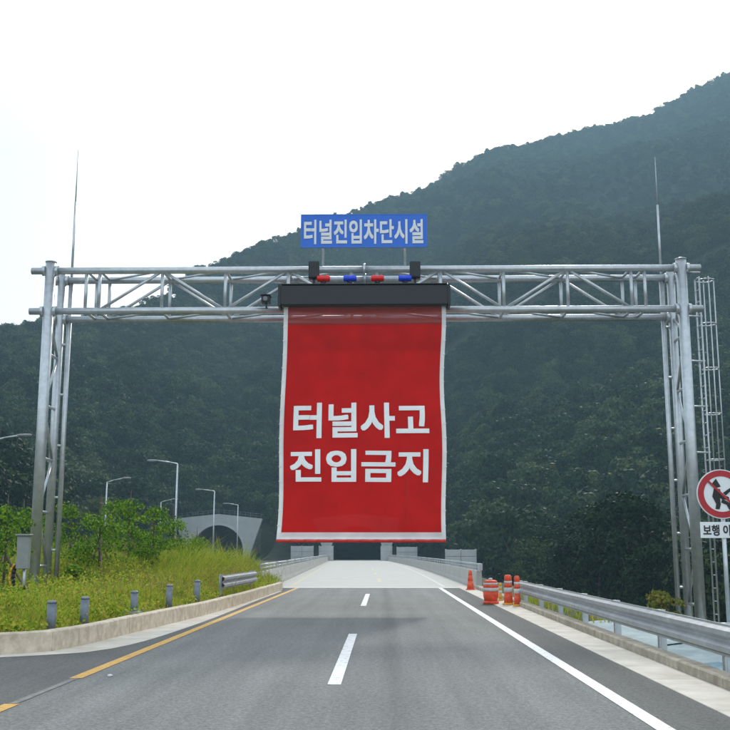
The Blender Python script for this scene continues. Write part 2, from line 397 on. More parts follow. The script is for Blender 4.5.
# lane paint
def paint(name, pts, wd, m, lab, z=.006):
    mb = MB(); L = []; F = []
    for k, (x, y) in enumerate(pts):
        L += [(x - wd / 2, y, z), (x + wd / 2, y, z)]
        if k: F.append((2 * k - 2, 2 * k - 1, 2 * k + 1, 2 * k))
    mb.add(L, F); return tag(mb.build(name, m), lab, kind='structure')
pR = (G(440, 588), G(664, 729)); xe = lambda y: pR[1].x + (pR[0].x - pR[1].x) * (y - pR[1].y) / (pR[0].y - pR[1].y)
def wear(nm, lo):
    m = MATS[nm]; n = m.node_tree.nodes; l = m.node_tree.links; b = n['Principled BSDF']; tc = [x for x in n if x.type == 'TEX_COORD'][0]
    a = n.new('ShaderNodeTexNoise'); a.inputs['Scale'].default_value = 9; a.inputs['Detail'].default_value = 9; a.inputs['Roughness'].default_value = .75; l.new(tc.outputs['Object'], a.inputs['Vector'])
    q = n.new('ShaderNodeMapRange'); q.inputs[1].default_value = lo; q.inputs[2].default_value = lo + .07; l.new(a.outputs[0], q.inputs[0])
    x = n.new('ShaderNodeMix'); x.data_type = 'RGBA'; l.new(q.outputs[0], x.inputs[0]); x.inputs[6].default_value = (.13, .135, .13, 1); l.new(n[m['rp']].outputs[0], x.inputs[7]); l.new(x.outputs[2], b.inputs['Base Color'])
wear('paint_white', .37); wear('paint_yellow', .38)
paint('edge_line', [(xe(-20), -20), (xe(JOINT_Y - .2), JOINT_Y - .2)], .19, 'paint_white', 'solid white edge line on the right')
def ctr(y): return -.66
for k, (a, b) in enumerate([(-6.5, 1.5), (G(336, 685).y, G(355, 634).y), (G(364, 606).y, G(370, 594).y)]):
    paint('lane_dash', [(ctr(a), a), (ctr(b), b)], .18, 'paint_white', ['white lane dash behind the viewpoint', 'long white lane dash in the foreground', 'short far white lane dash below the banner'][k])
pY = (G(295, 589), G(100, 668.5)); xy = lambda y: pY[1].x + (pY[0].x - pY[1].x) * (y - pY[1].y) / (pY[0].y - pY[1].y)
ya = G(76, 678.5).y; yb = G(12, 704).y
paint('edge_line', [(xy(ya), ya), (xy(JOINT_Y - .2), JOINT_Y - .2)], .18, 'paint_yellow', 'solid yellow edge line along the median gutter')
mat('paint_worn', (.15, .148, .14), .75, 0, .3, 6, .2, 90, col2=(.19, .185, .17))
paint('edge_line', [(xy(yb), yb), (xy(ya - .03), ya - .03)], .10, 'paint_worn', 'worn grey gap in the yellow edge line')
paint('edge_line', [(xy(-10), -10), (xy(yb - .03), yb - .03)], .18, 'paint_yellow', 'nearest yellow edge line at lower left corner')
mat('paint_faint', (.58, .52, .36), .8, 0, .1, 3)
xc = lambda y: (xl(y) * .46 + xr(y) * .54)
for y in (62, 82, 102): paint('lane_dash', [(xc(y) + .15, y), (xc(y + 8) + .15, y + 8)], .2, 'paint_faint', 'faint yellowish lane dash on the concrete bridge deck')
paint('edge_line', [(xl(y) + .9, y) for y in np.linspace(JOINT_Y + 2, 200, 12)], .16, 'paint_faint', 'faint yellow edge line on the bridge deck')
paint('edge_line', [(xr(y) - 1.3, y) for y in np.linspace(JOINT_Y + 2, 200, 12)], .16, 'joint_pale', 'faint white edge line on the bridge deck')
p = G(110, 676.5); mb = MB(); mb.lathe((p.x, p.y, 0), [(.03, 0), (.042, .012), (.03, .026), (.01, .032)], 7)
tag(mb.build('pebble', 'pebble'), 'small white stone lying on the asphalt near yellow line', 'stone')

# ------------------------------------------------------------------ median surface
def med_z(x, y):
    r_ = np.vectorize(kright)(np.minimum(y, 50)) if np.ndim(y) else kright(min(y, 50))
    d = np.clip((r_ - .2 - x) / 3.0, 0, 1)
    low = np.clip((-7.2 - np.asarray(x, float)) / 2, 0, 1) * np.clip((35 - np.asarray(y, float)) / 4, 0, 1)
    return .28 - .2 * low + .25 * (1 - low) * d * np.clip((np.asarray(y, float) - 18) / 8, 0, 1) + (vnoise(np.asarray(x) * 1.3, np.asarray(y) * 1.3, 8) - .5) * .16 * np.clip(d * 2, 0, 1)
rows = []
my = np.concatenate([[17.12, 17.3], np.arange(17.6, 60, .6), np.arange(60, 112, 2)])
def med_r(y): return (kright(y) if y < JOINT_Y else xl(y) - .35) - .20
NX = 26; mv = []
for y in my:
    a = opp_near(y) - .1 if y > 20 else max(opp_near(20), -15); b = med_r(y)
    xs = np.linspace(a, b, NX); zs = med_z(xs, np.full(NX, y)); zs[0] = -.05
    if y <= 17.3: zs = zs * 0 + .28
    mv.append(np.stack([xs, np.full(NX, y), zs], 1))
mv = np.concatenate(mv); ii, jj = np.meshgrid(np.arange(NX - 1), np.arange(len(my) - 1)); i0 = (jj * NX + ii).ravel()
me = np_mesh('median', mv, np.stack([i0, i0 + 1, i0 + NX + 1, i0 + NX], 1), 'dirt')
tag(link(bpy.data.objects.new('median', me)), 'earth median between the carriageways', kind='structure')

# weeds: tapering bent blades
def blades(name, bx, by, bz, hh, wd, m, lean=.5, lab='', nb=1):
    n = len(bx); th = RNG.uniform(0, 2 * np.pi, n); la = RNG.uniform(.1, lean, n) * hh; lt = RNG.uniform(0, 2 * np.pi, n)
    ca, sa = np.cos(th) * wd / 2, np.sin(th) * wd / 2; lx, ly = np.cos(lt) * la, np.sin(lt) * la
    B = np.stack([bx, by, bz], 1); Vv = np.zeros((n, 6, 3))
    for k, (t, ws) in enumerate(((0, .8), (.55, 1), (1, .12))):
        off = np.stack([lx * t * t, ly * t * t, hh * t * (1 - .12 * t)], 1); s = np.stack([ca * ws, sa * ws, 0 * ca], 1)
        Vv[:, 2 * k] = B + off - s; Vv[:, 2 * k + 1] = B + off + s
    b0 = np.arange(n) * 6; Q = np.concatenate([np.stack([b0, b0 + 1, b0 + 3, b0 + 2], 1), np.stack([b0 + 2, b0 + 3, b0 + 5, b0 + 4], 1)])
    me = np_mesh(name, Vv.reshape(-1, 3), Q, m); return tag(link(bpy.data.objects.new(name, me)), lab, kind='stuff')
def med_points(n, y0, y1, front=.35):
    yy = y0 + (y1 - y0) * RNG.random(n) ** 1.25; rr = np.vectorize(med_r)(yy); xa = np.maximum(np.vectorize(opp_near)(yy) + .4, rr - 14)
    u = RNG.random(n); xx = rr - front * RNG.random(n) - (rr - xa - front) * u; return xx, yy
def dens(xx, yy, th, s):  return vnoise(xx * s, yy * s, 9) + RNG.uniform(-.25, .25, len(xx)) > th
xx, yy = med_points(80000, 17.9, 62); k = dens(xx, yy, .22, .8) & ~((xx < -5.9) & (yy < 18.6 + .5)); xx, yy = xx[k], yy[k]
rr = np.vectorize(med_r)(yy); edge = np.clip((rr - xx) / 2.2, 0, 1)
hh = (.12 + 1.15 * edge * vnoise(xx * .62, yy * .62, 4) ** 2.2 + .12 * edge) * RNG.uniform(.6, 1.15, len(xx)) * np.interp(yy, [16, 20, 32, 50], [.5, .8, 1.15, 1.9]) * (1 - .45 * np.clip((-7.2 - xx) / 2, 0, 1) * np.clip((35 - yy) / 4, 0, 1))
blades('weeds', xx, yy, med_z(xx, yy) - .03, hh, RNG.uniform(.012, .035, len(xx)), 'weed_leaf', .9, 'tall yellow green weeds covering the median')
xx, yy = med_points(20000, 17.7, 60, 1.6); k = dens(xx, yy, .5, .9); xx, yy = xx[k], yy[k]
blades('dry_weeds', xx, yy, med_z(xx, yy) - .03, RNG.uniform(.15, .8, len(xx)) * np.interp(yy, [17, 24, 45], [.45, .9, 1.6]), RNG.uniform(.012, .03, len(xx)), 'dry_weed', .7, 'dry straw coloured stalks among the weeds')
# leafy herb stems: small leaf quads up the stem
xx, yy = med_points(9000, 18.4, 70, .5); k = dens(xx, yy, .4, .45); xx, yy = xx[k], yy[k]; n = len(xx); zz = med_z(xx, yy)
rr = np.vectorize(med_r)(yy); st = .2 + .6 * np.clip((rr - xx) / 3, 0, 1) * RNG.uniform(.3, 1.2, n) * np.interp(yy, [20, 32, 50], [.9, 1.1, 1.7])
m_ = 14; t = RNG.uniform(.25, 1, (n, m_)); c = np.stack([xx[:, None] + RNG.normal(0, .11, (n, m_)), yy[:, None] + RNG.normal(0, .11, (n, m_)), zz[:, None] + st[:, None] * t], -1).reshape(-1, 3)
def cards(c, size, nrm=None, asp=.6):
    n = len(c); a = RNG.normal(0, 1, (n, 3)); 
    if nrm is not None: a = nrm + a * .55
    a /= np.linalg.norm(a, axis=1, keepdims=True); b = np.cross(a, RNG.normal(0, 1, (n, 3))); b /= np.linalg.norm(b, axis=1, keepdims=True); d = np.cross(a, b)
    s = (size * RNG.uniform(.6, 1.25, n))[:, None]
    Vv = np.stack([c - b * s * .5, c - d * s * asp * .5 - b * s * .05, c + b * s * .5, c + d * s * asp * .5 - b * s * .05], 1); b0 = np.arange(n) * 4
    return Vv.reshape(-1, 3), np.stack([b0, b0 + 1, b0 + 2, b0 + 3], 1)
Vv, Q = cards(c, .085); me = np_mesh('leafy_weeds', Vv, Q, 'weed_leaf'); tag(link(bpy.data.objects.new('leafy_weeds', me)), 'leafy herbs mixed into the median weeds', kind='stuff')

# ------------------------------------------------------------------ crowns and trees
def crown_mesh(name, rad, hgt, nl, nc, leaf, m, z0=0., conic=0., seed=0):
    rg = np.random.default_rng(seed); C = []; N = []
    for k in range(nl):
        t = rg.random(); a = rg.uniform(0, 2 * np.pi); env = math.sin(math.pi * min(.97, (.22 + .72 * t))) ** .7
        if conic: env = (1 - t) ** .8 * 1.0 + .08
        rr_ = rad * env * rg.uniform(.35, .72); cx, cy, cz = math.cos(a) * rr_, math.sin(a) * rr_, z0 + hgt * (.12 + .74 * t)
        lr = rad * rg.uniform(.30, .5) * (1 if not conic else (.9 - .5 * t)); nn = nc // nl
        d = rg.normal(0, 1, (nn, 3)); d[:, 2] = np.abs(d[:, 2]) * .9 - .25; d /= np.linalg.norm(d, axis=1, keepdims=True)
        q = d * np.array([lr, lr, lr * .72]) * rg.uniform(.72, 1.08, (nn, 1)); C.append(q + [cx, cy, cz]); N.append(d)
    Vv, Q = cards(np.concatenate(C), leaf, np.concatenate(N), .8); return np_mesh(name, Vv, Q, m)
CR = [crown_mesh('crown', 3.6, 7.5, 22, 1900, .5, 'forest_leaf', 1.2, 0, 1), crown_mesh('crown', 4.2, 7.0, 26, 2100, .52, 'forest_leaf', 1.0, 0, 2),
      crown_mesh('crown', 3.0, 9.0, 24, 1900, .48, 'forest_leaf', 1.2, 0, 3), crown_mesh('crown', 2.7, 9.5, 24, 1700, .45, 'pine_leaf', 1.0, 1, 4),
      crown_mesh('crown', 3.8, 8.2, 20, 1900, .52, 'forest_leaf', .8, 0, 5)]
mb = MB(); mb.tube((0, 0, -1.2), (0.1, 0, 4.2), .22, .13, 8); mb.tube((.08, 0, 3.2), (1.3, .5, 5.6), .09, .04, 6); mb.tube((.08, 0, 3.5), (-1.1, -.6, 5.9), .09, .04, 6); mb.tube((.1, 0, 4.1), (.2, .3, 7.2), .12, .04, 6)
TRUNK = mb.mesh('trunk', 'bark')
# forest points
S = 4.7; px_, py_ = np.meshgrid(np.arange(-520, 640, S), np.arange(45, 1160, S)); px_ = px_.ravel() + RNG.uniform(-2, 2, px_.size); py_ = py_.ravel() + RNG.uniform(-2, 2, py_.size)
az = np.arctan2(px_, py_); rd = np.hypot(px_, py_); RRp = np.interp(az, [R(-24), R(-14), R(-5), R(4), R(12), R(20), R(30)], [420, 450, 660, 880, 1030, 1100, 1100])
ok = (az > R(-28)) & (az < R(29)) & (rd < RRp + 30) & ((rd < 520) | (RNG.random(len(rd)) < .72))
okL = (px_ < opp_far(py_) - 6) & (py_ > 75); okR = (px_ > xrv(py_) + 15) & (py_ > 78); okB = py_ > PORT_Y + 4
ok &= (okL | okR | okB) & (py_ > 52)
for pc in (PX0, PX1): ok &= ~((np.abs(px_ - pc) < 9.6) & (py_ < 250))
px_, py_ = px_[ok], py_[ok]; pz_ = H(px_, py_); n = len(px_)
sc_ = RNG.uniform(.72, 1.25, n) * np.clip(.8 + .5 * vnoise(px_ / 40, py_ / 40, 3), .8, 1.3); sc_ *= np.interp(np.hypot(px_, py_), [150, 420, 1000], [1.2, .92, 1.0]); ro_ = RNG.uniform(0, 6.28, n)
va_ = RNG.integers(0, 3, n); pine = vnoise(px_ / 60, py_ / 60, 12) + RNG.uniform(-.2, .2, n) > .74; va_[pine] = 3; va_[RNG.random(n) < .2] = 4
near = np.argsort(np.hypot(px_, py_)); fr = np.abs(np.arctan2(px_, py_) + YAW) < R(20); near = [i for i in near if fr[i] and px_[i] > 0 and py_[i] < 215][:60]
crown_objs = [None] * 5
FC = [crown_mesh('crown', 3.6, 7.5, 34, 5200, .30, 'forest_leaf', 1.2, 0, 31), crown_mesh('crown', 4.2, 7.2, 38, 5600, .32, 'forest_leaf', 1.0, 0, 32), crown_mesh('crown', 3.0, 9.0, 34, 5000, .28, 'forest_leaf', 1.2, 0, 33)]
for q_, i in enumerate(near):
    e = empty('forest_tree', (px_[i], py_[i], pz_[i]), ro_[i]); e.scale = (sc_[i],) * 3
    tag(e, 'dark green tree at the foot of the mountain behind the guardrail', 'tree', 'trees at the foot of the mountain')
    link(bpy.data.objects.new('trunk', TRUNK), e); co = link(bpy.data.objects.new('crown', FC[q_ % 3] if q_ < 44 else CR[va_[i]]), e)
    if q_ >= 44 and crown_objs[va_[i]] is None: crown_objs[va_[i]] = co
keep = np.ones(n, bool); keep[near] = False
fallback = next(c for c in crown_objs if c is not None)
fm = bpy.data.meshes.new('forest'); fm.from_pydata(np.stack([px_, py_, pz_], 1)[keep].tolist(), [], [])
for nm, arr, ty in (('sc', sc_[keep], 'FLOAT'), ('ro', ro_[keep], 'FLOAT'), ('va', va_[keep], 'INT')):
    a = fm.attributes.new(nm, ty, 'POINT'); a.data.foreach_set('value', arr.astype(np.float32 if ty == 'FLOAT' else np.int32))
fo = tag(link(bpy.data.objects.new('forest', fm)), 'dense dark green forest covering the mountain', kind='stuff')
ng = bpy.data.node_groups.new('forest', 'GeometryNodeTree'); ng.interface.new_socket('Geometry', in_out='INPUT', socket_type='NodeSocketGeometry'); ng.interface.new_socket('Geometry', in_out='OUTPUT', socket_type='NodeSocketGeometry')
N = ng.nodes; L_ = ng.links; gi = N.new('NodeGroupInput'); go = N.new('NodeGroupOutput'); ip = N.new('GeometryNodeInstanceOnPoints')
def attr(nm, ty): a = N.new('GeometryNodeInputNamedAttribute'); a.data_type = ty; a.inputs[0].default_value = nm; return a.outputs[0]
L_.new(gi.outputs[0], ip.inputs['Points']); jn = N.new('GeometryNodeJoinGeometry')
for c in crown_objs:
    oi = N.new('GeometryNodeObjectInfo'); oi.transform_space = 'ORIGINAL'; oi.inputs['Object'].default_value = c or fallback; oi.inputs['As Instance'].default_value = True
    L_.new(oi.outputs['Geometry'], jn.inputs[0])
L_.new(jn.outputs[0], ip.inputs['Instance']); ip.inputs['Pick Instance'].default_value = True
L_.new(attr('va', 'INT'), ip.inputs['Instance Index'])
cx = N.new('ShaderNodeCombineXYZ'); L_.new(attr('ro', 'FLOAT'), cx.inputs[2]); L_.new(cx.outputs[0], ip.inputs['Rotation'])
L_.new(attr('sc', 'FLOAT'), ip.inputs['Scale']); L_.new(ip.outputs[0], go.inputs[0])
fo.modifiers.new('forest', 'NODES').node_group = ng

# young trees with stakes in the median
YC = [crown_mesh('crown', 1.15, 2.6, 20, 1900, .105, 'young_leaf', 0.55, 0, 21), crown_mesh('crown', 1.0, 2.9, 19, 1800, .10, 'young_leaf', 0.6, 0, 22), crown_mesh('crown', 1.3, 2.3, 21, 2000, .105, 'young_leaf', 0.55, 0, 23)]
mb = MB(); mb.tube((0, 0, -.2), (.04, .02, 1.9), .045, .035, 8); mb.tube((.04, .02, 1.8), (0, .05, 3.4), .035, .012, 7)
for a in (.4, 1.9, 3.3, 4.6): mb.tube((.03, .02, 1.3 + a * .2), (.03 + .7 * math.cos(a), .7 * math.sin(a), 1.9 + a * .25), .018, .008, 5)
YT = mb.mesh('trunk', 'bark'); STK = []
for k in range(3):
    a = k * 2.094 + .4; m2 = MB(); m2.tube((1.15 * math.cos(a), 1.15 * math.sin(a), -.25), (-.06 * math.cos(a), -.06 * math.sin(a), 1.75), .035, n=7); STK.append(m2.mesh('support_pole', 'pole_wood'))
YL = [(4, 31, .98, 'young staked tree at the left frame edge'), (70, 38, .9, 'young staked tree just right of the left gantry tower'),
      (100, 36, .92, 'young staked tree second from the gantry tower'), (128, 41, 1.05, 'young staked tree in the middle of the median row'),
      (152, 38, .88, 'young staked tree left of the tall lamp post'), (172, 46, .98, 'young staked tree beside the tunnel portal edge'),
      (22, 40, .95, 'young tree behind the left gantry tower'), (112, 50, 1.1, 'young tree rising below the single arm lamp'),
      (196, 52, .72, 'small young tree in front of the tunnel arch'), (45, 50, .95, 'young tree farther back behind the left gantry tower')]
for k, (pxx, Y, s, lab) in enumerate(YL):
    X = P(pxx, 560, Y).x; z = float(med_z(np.array([X]), np.array([Y]))[0]); e = empty('young_tree', (X, Y, z), k * 1.3); e.scale = (s,) * 3
    tag(e, lab, 'tree', 'young staked trees in the median'); link(bpy.data.objects.new('trunk', YT), e); link(bpy.data.objects.new('crown', YC[k % 3]), e)
    for q in STK: link(bpy.data.objects.new('support_pole', q), e)

SHB = crown_mesh('foliage', .75, 1.15, 12, 900, .11, 'young_leaf', -.1, 0, 51)
for pxx, Y, sv, lab in ((14, 27, .8, 'low green shrub at the left frame edge'), (76, 34, .9, 'low green shrub right of the left gantry tower'), (118, 38, 1.0, 'low green shrub under the staked young trees'),
                        (160, 43, 1.0, 'low green shrub near the tall lamp post'), (186, 47, .95, 'low green shrub before the tunnel portal'), (222, 55, 1.0, 'low green shrub near the guardrail stub')):
    X = P(pxx, 560, Y).x; e = empty('shrub', (X, Y, float(med_z(np.array([X]), np.array([Y]))[0])), pxx); e.scale = (sv,) * 3
    tag(e, lab, 'shrub', 'low shrubs among the median weeds'); link(bpy.data.objects.new('foliage', SHB), e)
    MB().tube((0, 0, -.15), (.04, .02, .6), .03, .015, 6).build('stem', 'bark', e)

# ------------------------------------------------------------------ gantry
GY = 32.8; GD = 1.25; GR = GY + GD
gx0 = P(38, 500, GY).x; gx1 = P(694, 500, GY).x; gc = (gx0 + gx1) / 2; hs = (gx1 - gx0) / 2
zt = P(367, 269.5, GY).z; zb = P(367, 310, GY).z
gan = empty('gantry', (gc, GY, 0)); tag(gan, 'galvanised steel truss gantry spanning the road on two lattice towers', 'gantry')
def part(mb, name, m, parent=gan):
    for i in range(len(mb.v)): mb.v[i] = (mb.v[i][0] - gc, mb.v[i][1] - GY, mb.v[i][2])
    return mb.build(name, m, parent)
for s, X in ((-1, gx0), (1, gx1)):
    gz = float(med_z(np.array([X]), np.array([GY]))[0]) if s < 0 else float(H(X, GY)); base = gz + .12
    for Y, r_, nm in ((GY, .17, 'front_leg'), (GR, .135, 'rear_leg')):
        lg = part(MB().tube((X, Y, base), (X, Y, zt + .28), r_, n=18), nm, 'steel')
        c = MB(); c.lathe((X, Y, zt + .28), [(r_ + .015, 0), (r_ + .015, .035), (r_ * .5, .07)], 18); part(c, 'leg_cap', 'steel', lg)
        c = MB(); c.box((X, Y, base + .012), (.62, .62, .03)); part(c, 'base_plate', 'steel', lg)
    part(MB().box((X, GY + GD / 2, base - .4), (1.2, 2.5, .8), bev=.03), 'footing', 'concrete')
    Xi = X - s * .30
    pi_ = part(MB().tube((Xi, GR + .05, base - .1), (Xi, GR + .05, zt + .1), .08, n=12), 'rod_pipe', 'steel')
    zz = base + .9; k = 0
    while zz < zb - .4:
        part(MB().tube((X, GY + .1, zz), (X, GR - .1, zz), .05, n=8), 'tower_rung', 'steel')
        part(MB().tube((X, GY + .12 if k % 2 else GR - .12, zz + .06), (X, GR - .12 if k % 2 else GY + .12, min(zz + 1.62, zb - .1)), .045, n=8), 'tower_brace', 'steel')
        c = MB(); c.tube((X - s * .05, GR - .02, zz + .5), (Xi, GR + .05, zz + .5), .04, n=8); part(c, 'pipe_clamp', 'steel')
        zz += 1.7; k += 1
    # lightning rod
    tip = P(77, 150, GR + .05).z if s < 0 else P(665, 157, GR + .05).z; mid = zt + (tip - zt) * .6
    rd_ = part(MB().tube((Xi, GR + .05, zt + .1), (Xi, GR + .05, mid), .045, .038, 8), 'lightning_rod', 'steel')
    c = MB(); c.tube((Xi, GR + .05, mid), (Xi, GR + .05, tip), .024, .012, 8); part(c, 'rod_tip', 'rail_steel', rd_)
for Y in (GY, GR):
    for z, nm in ((zt, 'upper_chord'), (zb, 'lower_chord')):
        ov = .62 if Y == GY else .15
        for a, b in ((gx0 - ov, gc - .03), (gc + .03, gx1 + ov)): part(MB().tube((a, Y - (.27 if Y == GY else -.22) * 0, z), (b, Y, z), .115, n=14), nm, 'steel')
        part(MB().tube((gc - .035, Y, z), (gc + .035, Y, z), .2, n=16), 'chord_flange', 'steel')
for X in (gx0, gx1):
    for Y, q in ((GY, .17), (GR, .135)):
        for z in (zt, zb):
            part(MB().tube((X - q - .09, Y, z), (X - q + .015, Y, z), .165, n=16), 'chord_collar', 'steel'); part(MB().tube((X + q - .015, Y, z), (X + q + .09, Y, z), .165, n=16), 'chord_collar', 'steel')
PAN = [.42, 2.48, 4.53, 6.6, 8.66, 9.1]
for s in (-1, 1):
    for Y in (GY, GR):
        for u in PAN: part(MB().tube((gc + s * u, Y, zb + .05), (gc + s * u, Y, zt - .05), .055, n=8), 'truss_post', 'steel')
        for k in range(4):
            a, b = ([.42, 2.48, 4.53, 6.6, 8.66])[k:k + 2]; za, zc = (zb + .08, zt - .08) if k % 2 == 0 else (zt - .08, zb + .08)
            part(MB().tube((gc + s * (a + .1), Y, za), (gc + s * (b - .1), Y, zc), .05, n=8), 'truss_diagonal', 'steel')
    for z in (zt, zb):
        for k, u in enumerate(PAN):
            part(MB().tube((gc + s * u, GY + .08, z), (gc + s * u, GR - .08, z), .045, n=8), 'cross_strut', 'steel')
            if k < 4: part(MB().tube((gc + s * (u + .08), GY + .08, z), (gc + s * (PAN[k + 1] - .08), GR - .08, z), .04, n=8), 'cross_brace', 'steel')
# caged ladder on the right tower
lad = empty('ladder', (0, 0, 0)); lad.parent = gan
lx = P(703, 380, GY + .6).x; lz1 = P(703, 278, GY + .6).z; lz0 = float(H(lx, GY)) + .25; lyc = GY + .62
def lp(mb, nm): return part(mb, nm, 'steel', lad)
for dy in (-.22, .22): lp(MB().tube((lx, lyc + dy, lz0), (lx, lyc + dy, lz1), .03, n=8), 'ladder_rail')
zz = lz0 + .3
while zz < lz1: lp(MB().tube((lx, lyc - .21, zz), (lx, lyc + .21, zz), .016, n=6), 'rung'); zz += .4
zz = lz1 - .08
while zz > 2.6:
    lp(MB().pipe([(lx + .27 - .27 * math.cos(t), lyc + .27 * math.sin(t), zz) for t in np.linspace(-2.5 + math.pi, 2.5 + math.pi, 12) - math.pi + math.pi], .022, 6), 'cage_hoop')
    lp(MB().tube((gx1 + .12, GY + .35, zz + .22), (lx + .05, GY + .42, zz + .22), .03, n=6), 'ladder_bracket'); zz -= 1.48
for t in (-1.5, 0, 1.5): lp(MB().tube((lx + .27 + .27 * math.cos(t), lyc + .27 * math.sin(t), 2.5), (lx + .27 + .27 * math.cos(t), lyc + .27 * math.sin(t), lz1), .02, n=6), 'cage_bar')

# roller housing for the banner
by = GY - .62; a = P(279, 287, by); b = P(450, 307, by)
hz0, hz1 = b.z, a.z; hw = b.x - a.x; hc = (a.x + b.x) / 2
ho = empty('roller_housing', (hc, by, hz0)); tag(ho, 'long dark banner roller box hung on the front of the truss', 'roller box')
def rel(mb, nm, m, root):
    o_ = root.location
    for i in range(len(mb.v)): mb.v[i] = (mb.v[i][0] - o_.x, mb.v[i][1] - o_.y, mb.v[i][2] - o_.z)
    return mb.build(nm, m, root)
rel(MB().box((hc, by, (hz0 + hz1) / 2), (hw - .16, .62, hz1 - hz0 - .02), bev=.03), 'housing_body', 'black_box', ho)
for s in (-1, 1): rel(MB().box((hc + s * (hw / 2 - .04), by, (hz0 + hz1) / 2), (.08, .68, hz1 - hz0 + .04), bev=.015), 'end_plate', 'black_box', ho)
rel(MB().box((hc, by - .02, hz1 + .005), (hw - .2, .66, .03), bev=.008), 'lid', 'black_box', ho)
for s in (-1.9, 0, 1.9): rel(MB().box((hc + s, GY - .21, hz0 + .35), (.1, .22, .1)), 'bracket', 'dark_steel', ho)

# banner
ban = empty('banner', (hc, by, hz0)); tag(ban, 'huge red cloth banner with white lettering hanging over the road', 'banner')
BT, BB = by - .03, by - .75
tl, tr_ = P(284, 307, BT), P(444.5, 307, BT); bl, br = P(276, 543, BB), P(446.5, 543, BB)
ztop = hz0 + .02
def BS(u, v, off=0.):                       # u, v in 0..1, v from the top down
    xl_ = tl.x + (bl.x - tl.x) * v + .05 * math.sin(v * 9.5) * v; xr_ = tr_.x + (br.x - tr_.x) * v + .045 * math.sin(v * 11 + 1) * (1 - .5 * v)
    y = BT + (BB - BT) * v ** 1.3 + .05 * math.sin(u * 7 + v * 3) * v + .03 * math.sin(v * 14 + u * 4) * math.sin(v * math.pi) + .02 * math.sin(u * 19 + v * 2.2)
    return Vector((xl_ + (xr_ - xl_) * u, y - off, ztop + (bl.z - ztop) * v))
def patch(nm, m, u0, u1, v0, v1, off, nu, nv, thick=.004, root=ban):
    L = []; F = []
    for d in (0, thick):
        for j in range(nv + 1):
            for i in range(nu + 1): L.append(BS(u0 + (u1 - u0) * i / nu, v0 + (v1 - v0) * j / nv, off - d))
    q = (nu + 1) * (nv + 1)
    for j in range(nv):
        for i in range(nu):
            k = j * (nu + 1) + i; F.append((k, k + 1, k + nu + 2, k + nu + 1)); F.append((q + k, q + k + nu + 1, q + k + nu + 2, q + k + 1))
    mb = MB(); mb.add(L, F, True); return rel(mb, nm, m, root)
def single(nm, m, u0, u1, v0, v1, off, nu, nv):
    L = [BS(u0 + (u1 - u0) * i / nu, v0 + (v1 - v0) * j / nv, off) for j in range(nv + 1) for i in range(nu + 1)]
    F = [(j * (nu + 1) + i, j * (nu + 1) + i + 1, (j + 1) * (nu + 1) + i + 1, (j + 1) * (nu + 1) + i) for j in range(nv) for i in range(nu)]
    mb = MB(); mb.add(L, F, True); return rel(mb, nm, m, ban)
single('fabric', 'banner_red', .02, .98, .075, .975, 0, 40, 60)
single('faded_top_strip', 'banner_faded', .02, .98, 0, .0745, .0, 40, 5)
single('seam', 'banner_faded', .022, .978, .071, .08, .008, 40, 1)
for u0, u1 in ((0, .0255), (.9745, 1)): single('edge_tape', 'banner_white', u0, u1, 0, .985, .012, 2, 70)
single('bottom_hem', 'banner_white', .0, 1, .958, .985, .018, 40, 2)
pts = [BS(i / 12, .992, .0) for i in range(13)]; rel(MB().pipe(pts, .045, 10), 'bottom_bar', 'bar_red', ban)
single('see_through_mark', 'banner_faded', .762, .767, .74, .93, .01, 1, 10); single('see_through_mark', 'banner_faded', .045, .10, .735, .739, .01, 4, 1); single('see_through_mark', 'banner_faded', .86, .95, .70, .704, .01, 4, 1); single('see_through_mark', 'banner_faded', .05, .055, .735, .78, .01, 1, 4)  # pale strips painted in for fold and see-through lines, with small scuffs
for s in (.0, 1):
    for k in range(16): p_ = BS(.006 if s == 0 else .994, .03 + k * .06, .02); rel(MB().box(p_, (.085, .02, .035)), 'tape_clip', 'white_cloth', ban)
def uv(px, py):
    best = None
    for _ in range(1): pass
    v = 0.; u = .5
    for it in range(14):                         # Newton-ish search for the banner point seen at a photo pixel
        q = BS(u, v); d = q - Vector((0, 0, CAM_H)); zc = d.dot(_F); qx = 365 + FPX * d.dot(_R) / zc; qy = 365 - FPX * d.dot(_U) / zc
        u += (px - qx) / 165; v += (py - qy) / 240
    return u, v
for body, x0, y0, x1, y1 in (('터널사고', 294, 403, 429.5, 438), ('진입금지', 290, 449.5, 428, 482.5)):
    ua, va = uv(x0 + 1, y0 + 1); ub, vb = uv(x1 - 1, y1 - 1); o_ = ban.location
    bold_text(body, .032, lambda x, y, l: BS(ua + (ub - ua) * x, vb + (va - vb) * y, .022 + l) - o_, 'lettering', 'letter_white', ban, (36, 10))

